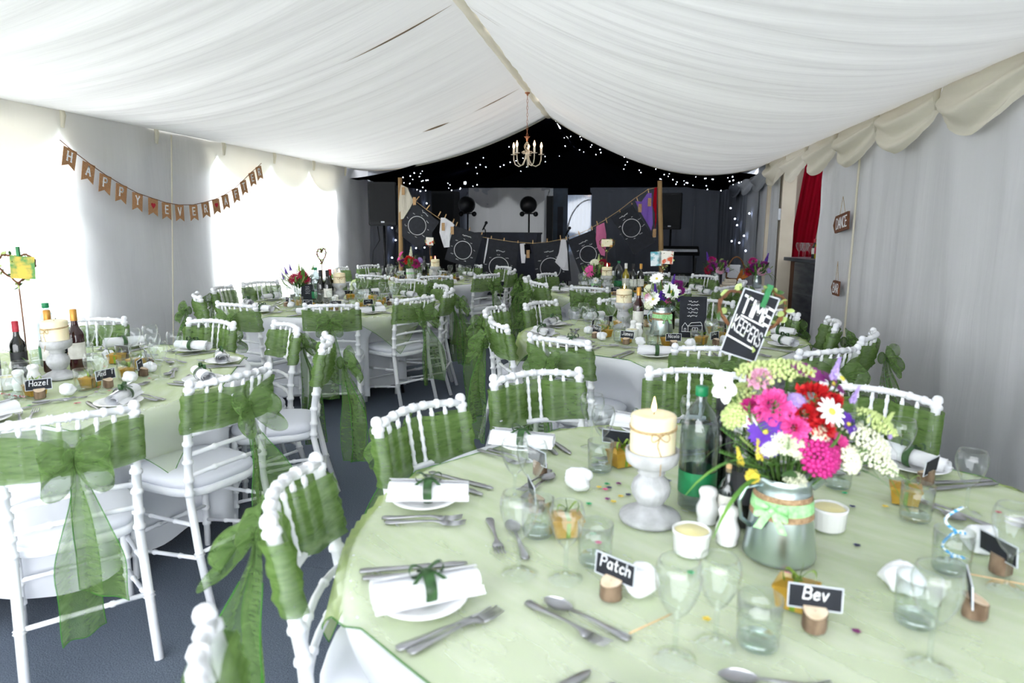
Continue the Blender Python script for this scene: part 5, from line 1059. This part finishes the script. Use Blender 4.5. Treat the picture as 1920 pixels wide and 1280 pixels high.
for x, y, r, lab in ((783, 372, .7, 'wooden peg at the upper corner of the leftmost chalk plan'), (803, 388, .7, 'wooden peg on the lower corner of the leftmost chalk plan'), (824, 401, .5, 'wooden peg left of the white babygrow'), (835, 406, .4, 'wooden peg on the left shoulder of the white babygrow'), (850, 415, .35, 'wooden peg on the right shoulder of the white babygrow'), (856, 421, .4, 'wooden peg between the babygrow and the second plan'), (880, 431, .3, 'wooden peg right on the second chalk plan'), (903, 440, .25, 'wooden peg at the right corner of the second chalk plan'), (921, 447, .1, 'wooden peg left on the third chalk plan'), (945, 451, .1, 'wooden peg middle of the third chalk plan'), (971, 456, .05, 'wooden peg right on the third chalk plan'), (999, 455, 0, 'wooden peg left corner of the fourth chalk plan'), (1026, 452, 0, 'wooden peg right part of the fourth chalk plan'), (1051, 446, -.15, 'wooden peg left on the small white vest'), (1062, 448, -.2, 'wooden peg right on the small white vest'), (1086, 438, -.3, 'wooden peg left on the fifth chalk plan'), (1110, 428, -.3, 'wooden peg right on the fifth chalk plan'), (1120, 419, -.3, 'wooden peg on the pink baby garment'), (1137, 413, -.3, 'wooden peg between pink garment and rightmost plan'), (1163, 398, -.35, 'wooden peg lower on the rightmost chalk plan'), (1186, 385, -.4, 'wooden peg upper on the rightmost chalk plan'), (1195, 374, -.3, 'wooden peg left on the purple garment'), (1216, 359, -.2, 'wooden peg right on the purple garment')):
    p = wp_(x, y); place('clothes_peg', PEG, p, (0, r, 0), lab, 'clothes peg', 'wooden clothes pegs')
def plan(corners, label, seed, ring=(.5, .42), circ=.29):
    """chalk seating plan card hung from the line: quadrilateral by its four corners, top left first"""
    c = [wp_(*q, -.015) for q in corners]; ex = c[1]-c[0]; ey = c[3]-c[0]; w, h = ex.length, ey.length; ex.normalize(); ey = (ey-ex*ey.dot(ex)).normalized(); nn = ex.cross(-ey); nn = nn if nn.y < 0 else -nn
    e = tag(obj('seating_plan', None, None, c[0]), label, 'chalk board', 'chalk seating plans'); M = Matrix(((ex.x, -ey.x, nn.x, 0), (ex.y, -ey.y, nn.y, 0), (ex.z, -ey.z, nn.z, 0), (0, 0, 0, 1)))
    obj('board', MB().box((w/2, -h/2, 0), (w, h, .004), M).mesh('board', 'chalkboard', False), e)
    cxx, cyy, r = w*ring[0], -h*(1-ring[1]), w*circ
    obj('chalk_circle', MB().tube([M @ Vector((cxx+r*math.cos(k*PI/24), cyy+r*math.sin(k*PI/24), .003)) for k in range(49)], .0035, 4).mesh('chalk_circle', 'chalk'), e)
    t = MB(); rr = random.Random(seed)
    for k in range(9):
        a = .3+k*2*PI/9; scribble(t, rr.choice((3, 4, 5)), .017, (cxx+r*1.34*math.cos(a), cyy+r*1.22*math.sin(a)), .17, .001, .0022, seed+k)
    scribble(t, 8, .028, (cxx, cyy+r*1.62), .15, .001, .0022, seed+50)
    obj('chalk_names', t.xf(M).mesh('chalk_names', 'chalk', False), e)
plan([(777, 380), (824, 416), (789, 470), (741, 433)], 'leftmost chalk seating plan, tilted beside the left loudspeaker', 1, (.48, .52))
plan([(852, 423), (906, 441), (888, 503), (836, 487)], 'second chalk seating plan from the left, right of the white babygrow', 2)
plan([(911, 446), (974, 456), (970, 525), (905, 517)], 'third chalk seating plan, left of the black lace garment', 3, (.5, .30))
plan([(998, 457), (1064, 450), (1068, 528), (1002, 533)], 'fourth chalk seating plan, left of the small white vest', 4, (.45, .36))
plan([(1064, 450), (1114, 430), (1136, 495), (1084, 514)], 'fifth chalk seating plan, behind the pink baby garment', 5, (.5, .42))
plan([(1146, 409), (1186, 383), (1229, 449), (1180, 483)], 'rightmost chalk seating plan, tilted beside the right pole', 6, (.47, .56), .36)
def garment(px, mat, label, cat='garment', tags=()):
    pts = [wp_(*q, -.02) for q in px]; c = sum(pts, Vector())/len(pts); e = tag(obj('hanging_garment', None, None, c), label, cat, 'garments on the washing line')
    n = len(pts); bm = bmesh.new(); fr = [bm.verts.new(p-c+Vector((0, -.012, 0))) for p in pts]; bk = [bm.verts.new(p-c+Vector((0, .012, 0))) for p in pts]
    bm.faces.new(fr); bm.faces.new(bk[::-1])
    for i in range(n): bm.faces.new((fr[i], bk[i], bk[(i+1) % n], fr[(i+1) % n]))
    bmesh.ops.triangulate(bm, faces=[f for f in bm.faces if len(f.verts) > 4]); bmesh.ops.subdivide_edges(bm, edges=bm.edges[:], cuts=2, use_grid_fill=True)
    for v in bm.verts: v.co.y += .022*nz(v.co.x*14, c.x*3, v.co.z*3)
    bm.normal_update(); me = bpy.data.meshes.new('cloth'); bm.to_mesh(me); bm.free(); me.materials.append(MATS[mat]); obj('cloth', me, e)
    for i, (tx, ty) in enumerate(tags):
        p = wp_(tx, ty, -.05)-c; obj('kraft_tag', MB().box(p, (.045, .004, .11)).mesh('kraft_tag', 'kraft_tag', False), e)
garment([(752, 346), (764, 352), (772, 371), (776, 377), (768, 392), (757, 410), (748, 412), (748, 380)], 'cloth_cream', 'cream baby garment beside the left loudspeaker', tags=((756, 358), (777, 377)))
garment([(827, 408), (834, 408), (848, 417), (852, 422), (848, 428), (844, 440), (843, 463), (833, 464), (828, 448), (824, 436)], 'cloth_white', 'white babygrow with kraft tags hanging left of the second plan', tags=((831, 425), (848, 432)))
garment([(914, 446), (916, 447), (913, 470), (908, 494), (907, 492), (911, 465)], 'cloth_white', 'narrow white ribbon-like garment beside the third plan')
garment([(975, 457), (984, 456), (986, 476), (984, 493), (978, 493), (976, 475)], 'cloth_white', 'slim white sock hanging next to the black lace garment')
garment([(983, 458), (994, 458), (996, 474), (990, 480), (984, 476)], 'cloth_black', 'black lace garment with a kraft tag, middle of the line', tags=((990, 476),))
garment([(1052, 449), (1061, 449), (1064, 472), (1066, 507), (1056, 506), (1041, 491), (1048, 474)], 'cloth_white', 'small white flared vest hanging over the fourth plan')
garment([(1118, 424), (1133, 417), (1137, 440), (1136, 462), (1134, 480), (1127, 478), (1120, 464), (1117, 448)], 'cloth_pink', 'pink baby garment hanging over the fifth plan')
garment([(1191, 377), (1203, 378), (1214, 362), (1222, 362), (1222, 385), (1224, 420), (1221, 432), (1212, 416), (1200, 396)], 'cloth_purple', 'purple garment with kraft tags near the right pole', tags=((1200, 390), (1218, 379)))
garment([(1227, 352), (1232, 351), (1231, 375), (1230, 395), (1231, 412), (1228, 430), (1228, 400), (1224, 385)], 'cloth_red', 'dark red strappy garment beside the right pole', tags=((1227, 437),))

# ================================================================ SOUND AND STAGE KIT
def loudspeaker(px, y_top, y_bot, Y, w, lab_s, lab_t):
    a, b = onY(px, y_top, Y), onY(px, y_bot, Y); h = a.z-b.z; x = (a.x+b.x)/2
    s = tag(obj('loudspeaker', None, None, (x, Y, b.z), .25 if px < 900 else -.2), lab_s, 'loudspeaker', 'loudspeakers')
    pl = [(-w/2+.02, -.16), (w/2-.02, -.16), (w/2, -.13), (w*.36, .17), (-w*.36, .17), (-w/2, -.13)]
    bm_ = MB(); n = len(pl)
    for k, z in ((.94, 0), (1, .02), (1, h-.02), (.94, h)): bm_.v += [(q[0]*k, q[1]*k, z) for q in pl]
    for i in range(3): bm_.f += [(i*n+j, i*n+(j+1) % n, (i+1)*n+(j+1) % n, (i+1)*n+j) for j in range(n)]
    bm_.f += [tuple(range(n-1, -1, -1)), tuple(3*n+j for j in range(n))]
    obj('cabinet', bm_.mesh('cabinet', 'speaker_black', False), s)
    obj('grille', MB().box((0, -.166, h/2+.01), (w-.05, .012, h-.09)).mesh('grille', 'grille_black', False), s)
    obj('badge', MB().box((0, -.174, .055), (.05, .004, .022)).mesh('badge', 'card_border', False), s)
    for q in (-1, 1): obj('side_handle', MB().box((q*w*.44, -.02, h*.55), (.02, .10, .05)).mesh('side_handle', 'metal_black', False), s)
    t = tag(obj('speaker_stand', None, None, (x, Y, 0)), lab_t, 'speaker stand', 'speaker stands')
    obj('pole', MB().tube([(0, 0, .12), (0, 0, b.z+.01)], .0175, 10).mesh('pole', 'metal_black'), t); obj('lower_tube', MB().tube([(0, 0, .12), (0, 0, .85)], .022, 10).mesh('lower_tube', 'metal_black'), t)
    obj('collar', MB().lathe([(.03, .58), (.036, .60), (.036, .66), (.03, .68)], 10).mesh('collar', 'metal_black'), t); obj('knob', MB().ball((.055, 0, .63), .02, 8, 5).mesh('knob', 'metal_black'), t)
    for k in range(3):
        an = .5+k*2*PI/3; obj('leg', MB().tube([(0, 0, .60), (.45*math.cos(an), .45*math.sin(an), .012)], .012, 8).mesh('leg', 'metal_black'), t); obj('brace', MB().tube([(0, 0, .2), (.22*math.cos(an), .22*math.sin(an), .30)], .008, 6).mesh('brace', 'metal_black'), t)
loudspeaker(719, 342, 423, 9.95, .42, 'large black loudspeaker on a pole at the left of the dance floor', 'black tripod stand under the left loudspeaker')
loudspeaker(1259, 362, 430, 12.0, .38, 'black loudspeaker behind the right wooden pole', 'black tripod stand under the right loudspeaker')
tag(obj('speaker_cable', MB().tube([onY(708, 424, 10.0), onY(712, 450, 10.02), onY(700, 470, 10.05), onY(697, 520, 10.1), onY(697, 600, 10.1)], .006, 5).mesh('speaker_cable', 'metal_black')), 'thin black cable hanging from the left loudspeaker', 'cable')
s2 = tag(obj('bass_speaker', None, None, (onY(836, 400, 13.2).x, 13.2, 0)), 'tall black speaker column in the dark behind the second plan', 'loudspeaker')
obj('cabinet', MB().box((0, 0, 1.05), (.46, .42, 2.1)).mesh('cabinet', 'speaker_black', False), s2); obj('grille', MB().box((0, -.22, 1.1), (.40, .02, 1.9)).mesh('grille', 'grille_black', False), s2)
s3 = tag(obj('column_speaker', None, None, (onY(1031, 400, 13.6).x, 13.6, 0)), 'slim black column speaker in front of the blue door', 'loudspeaker')
obj('column', MB().box((0, 0, 1.15), (.12, .14, 1.75)).mesh('column', 'speaker_black', False), s3); obj('base', MB().box((0, 0, .14), (.35, .38, .28)).mesh('base', 'speaker_black', False), s3)
def stage_light(px, py, Y, lab):
    p = onY(px, py, Y); e = tag(obj('stage_light', None, None, (p.x, Y, 0)), lab, 'stage light', 'stage lights on stands')
    obj('stand_pole', MB().tube([(0, 0, .03), (0, 0, p.z-.12)], .016, 8).mesh('stand_pole', 'metal_black'), e)
    for k in range(3): an = k*2*PI/3+.4; obj('leg', MB().tube([(0, 0, .5), (.4*math.cos(an), .4*math.sin(an), .012)], .011, 6).mesh('leg', 'metal_black'), e)
    obj('lamp_head', MB().lathe([(.001, -.10), (.10, -.10), (.155, -.04), (.160, .06), (.150, .07), (.140, .05), (.001, .04)], 20).xf(T(0, -.06, p.z) @ RX(PI/2)).mesh('lamp_head', 'metal_black'), e)
    obj('crossbar', MB().tube([(-.16, 0, p.z-.16), (.16, 0, p.z-.16)], .014, 6).mesh('crossbar', 'metal_black'), e)
    for s in (-1, 1): obj('clamp', MB().ball((s*.13, -.02, p.z-.17), .05, 8, 5).mesh('clamp', 'metal_black'), e)
stage_light(877, 384, 13.0, 'round black stage lamp on a stand left of the white curtain'); stage_light(992, 384, 13.0, 'round black stage lamp on a stand before the white curtain')
def mic(px, py, Y, lab):
    p = onY(px, py, Y); e = tag(obj('microphone_stand', None, None, (p.x, Y, 0)), lab, 'microphone', 'microphones on stands')
    obj('stand_pole', MB().tube([(0, 0, .01), (0, 0, p.z-.12), (-.03, -.02, p.z-.08)], .011, 7).mesh('stand_pole', 'metal_black'), e); obj('base', MB().lathe([(.001, 0), (.13, 0), (.13, .012), (.02, .03)], 18).mesh('base', 'metal_black'), e)
    obj('microphone', MB().tube([(-.045, -.02, p.z-.12), (.015, -.02, p.z-.01)], [.011, .017], 8).ball((.02, -.02, p.z+.005), .028, 8, 6).mesh('microphone', 'speaker_black'), e)
mic(910, 418, 11.6, 'black microphone on a stand above the third chalk plan'); mic(1066, 428, 11.8, 'black microphone on a stand near the white vest')
p = onY(948, 436, 11.9); dkx = p.x
dj = tag(obj('mixing_desk', None, None, (dkx, 12.1, 0)), 'dark navy disc jockey booth behind the middle chalk plans', 'booth')
obj('front_panel', MB().box((0, -.32, p.z/2), (1.12, .03, p.z)).mesh('front_panel', 'navy_board', False), dj); obj('desk_top', MB().box((0, 0, p.z-.015), (1.16, .66, .03)).mesh('desk_top', 'navy_board', False), dj)
for s in (-1, 1): obj('side_panel', MB().box((s*.55, 0, p.z/2), (.03, .62, p.z)).mesh('side_panel', 'navy_board', False), dj)
p = onY(1272, 470, 11.0); kb = tag(obj('keyboard', None, None, (p.x, 11.0, p.z)), 'black and silver keyboard on a stand behind the right pole', 'keyboard')
obj('keyboard_body', MB().box((0, 0, 0), (.62, .24, .06), RX(.35)).mesh('keyboard_body', 'metal_black', False), kb); obj('key_bed', MB().box((0, -.07, .035), (.56, .08, .01), RX(.35)).mesh('key_bed', 'card_border', False), kb)
ks = tag(obj('keyboard_stand', None, None, (p.x, 11.0, 0)), 'black crossed metal stand under the keyboard', 'stand')
for s in (-1, 1):
    for q in (-1, 1): obj('leg', MB().tube([(s*.25, q*.22, .012), (s*.25, -q*.2, p.z-.05-.05*q)], .014, 7).mesh('leg', 'metal_black'), ks)
obj('crossbar', MB().tube([(-.25, 0, (p.z-.05)/2), (.25, 0, (p.z-.05)/2)], .012, 7).mesh('crossbar', 'metal_black'), ks)
am = tag(obj('guitar_amplifier', None, None, (onY(1283, 520, 11.5).x, 11.5, 0)), 'black amplifier box on the floor behind the keyboard stand', 'amplifier')
obj('cabinet', MB().box((0, 0, .35), (.5, .3, .7)).mesh('cabinet', 'speaker_black', False), am); obj('panel', MB().box((0, -.155, .62), (.44, .02, .10)).mesh('panel', 'card_border', False), am)

# ================================================================ FLOWER TABLE AND BAR
p = onZ(1415, 552, .74); fx, fy = 1.30, 8.75
ft = tag(obj('side_table', None, None, (fx, fy, 0)), 'small table under a white cloth below the right-hand flowers', 'table')
obj('tabletop', MB().box((0, 0, .715), (.86, .55, .03)).mesh('tabletop', 'pole_wood', False), ft)
for sx in (-1, 1):
    for sy in (-1, 1): obj('leg', MB().box((sx*.38, sy*.22, .35), (.04, .04, .70)).mesh('leg', 'dark_wood', False), ft)
sc = MB(); per = 96
def sq(a, k): c, s = math.cos(a), math.sin(a); q = 4; r = (abs(c/(.44))**q+abs(s/(.285))**q)**(-1/q); return r*k*c, r*k*s
for k, z in ((.001, .735), (.98, .735), (1.0, .73), (1.02, .70), (1.06, .45), (1.10, .04)):
    for j in range(per): a = 2*PI*j/per; kk = k*(1+(.035*math.sin(a*15) if z < .6 else 0)); x, y = sq(a, kk); sc.v.append((x, y, z))
for i in range(5): sc.f += [(i*per+j, i*per+(j+1) % per, (i+1)*per+(j+1) % per, (i+1)*per+j) for j in range(per)]
tag(obj('tablecloth', sc.mesh('tablecloth', 'table_linen'), None, (fx, fy, 0)), 'white cloth draped over the small flower table', 'tablecloth')
ZF = .738
def jar(x, y, lab, r=.055, h=.16, mat='galvanised'): place('metal_vase', [('vase_wall', MB().lathe([(.001, .002), (r, 0), (r*1.02, h*.5), (r*.85, h*.85), (r, h), (r*.94, h), (r*.8, h*.85), (.001, .02)], 20).mesh('vase_wall', mat)), ('rim', MB().tube([(r*math.cos(k*PI/10), r*math.sin(k*PI/10), h) for k in range(21)], .004, 5).mesh('rim', mat))], (x, y, ZF), 0, lab, 'vase', 'vases on the flower table')
jar(fx+.24, fy-.12, 'silver milk-churn vase on the right of the flower table'); jar(fx-.22, fy+.02, 'silver vase on the left of the flower table')
def fbq(x, y, lab, seed): bouquet('flower_arrangement', (x, y, ZF+.15), None, [('ruffle', 'petal_plum', (-.05, -.05, .10), .05), ('ruffle', 'petal_plum', (.07, -.03, .13), .045), ('ruffle', 'petal_crimson', (-.10, -.02, .05), .05), ('floret', 'petal_blush', (.03, -.07, .05), .045), ('ruffle', 'petal_magenta', (-.06, 0, .17), .045), ('spike', 'petal_purple', (.09 if seed % 2 else -.10, 0, .17), .034), ('floret', 'petal_lilac', (.12, -.02, .06), .035)], lab, 90, .17, seed)
fbq(fx+.24, fy-.12, 'plum and purple flowers in the right vase of the flower table', 21); fbq(fx-.22, fy+.02, 'plum and magenta flowers in the left vase of the flower table', 22)
bk = tag(obj('wicker_basket', None, None, (fx+.02, fy+.08, ZF)), 'wicker basket with an arched handle between the two vases', 'basket')
obj('bowl', MB().lathe([(.001, .003), (.09, 0), (.115, .10), (.118, .105), (.108, .10), (.085, .012), (.001, .012)], 24, fn=lambda r, z, a: r*(1+.02*math.sin(a*24))).mesh('bowl', 'wicker'), bk); obj('handle', MB().tube([(.112*math.cos(PI*k/16), 0, .10+.26*math.sin(PI*k/16)) for k in range(17)], .010, 7).mesh('handle', 'wicker'), bk)
obj('leaf', leaf_mesh(.20, .06, .5, 'leaf_orange'), bk, (.05, -.10, .10), (.5, .9, 0)); obj('leaf', leaf_mesh(.16, .05, .5, 'leaf_orange'), bk, (.0, -.11, .08), (.6, .4, .4))
for i in range(3): tag(obj('book', MB().box((fx-.10+.012*i, fy-.17, ZF+.018+.034*i), (.17-.02*i, .12, .03), None).box((fx-.102+.012*i, fy-.172, ZF+.018+.034*i), (.165-.02*i, .125, .022)).mesh('book', ['book_paper', 'cream_board', 'book_paper'][i], False)), ['lowest book of the stack on the flower table', 'middle book of the stack on the flower table', 'top book of the stack on the flower table'][i], 'book', 'books on the flower table')
e = tag(obj('white_box', None, None, (fx-.02, fy+.20, ZF)), 'white card box standing behind the basket on the flower table', 'box'); obj('body', MB().box((0, 0, .12), (.20, .08, .24)).mesh('body', 'white_paint', False), e); obj('lid', MB().box((0, 0, .245), (.21, .09, .02)).mesh('lid', 'white_paint', False), e)
# bottles and glasses on the bar
BB = [bottle(m, .26, .034, .013, c, l) for m, c, l in (('bottle_dark', 'label_red', 'label_paper'), ('bottle_white_wine', 'label_paper', 'label_red'), ('bottle_red_wine', 'label_black', 'label_paper'), ('bottle_dark', 'capsule_gold', 'label_green'), ('plastic_bottle', 'label_paper', 'label_black'))]
bl = ['dark bottle with red top on the bar', 'yellow bottle with red label on the bar', 'red bottle with white label on the bar', 'dark bottle with green label on the bar', 'clear bottle with black label on the bar']
for i in range(10):
    q = Mb @ Vector((.33+.075*(i % 5)+.03*(i//5), .10+.10*(i//5), 1.097)); place('bar_bottle', BB[i % 5], q, 0, bl[i % 5]+(', front row' if i < 5 else ', back row'), 'bottle', 'bottles on the bar', 1.0 if i % 2 else .88)
for i in range(4):
    q = Mb @ Vector((.20+.05*i, -.02+.05*(i % 2), 1.097)); place('wine_glass', P_WINE_S, q, 0, 'empty glass left of the bottles on the bar', 'wine glass', 'glasses on the bar', 1.1)
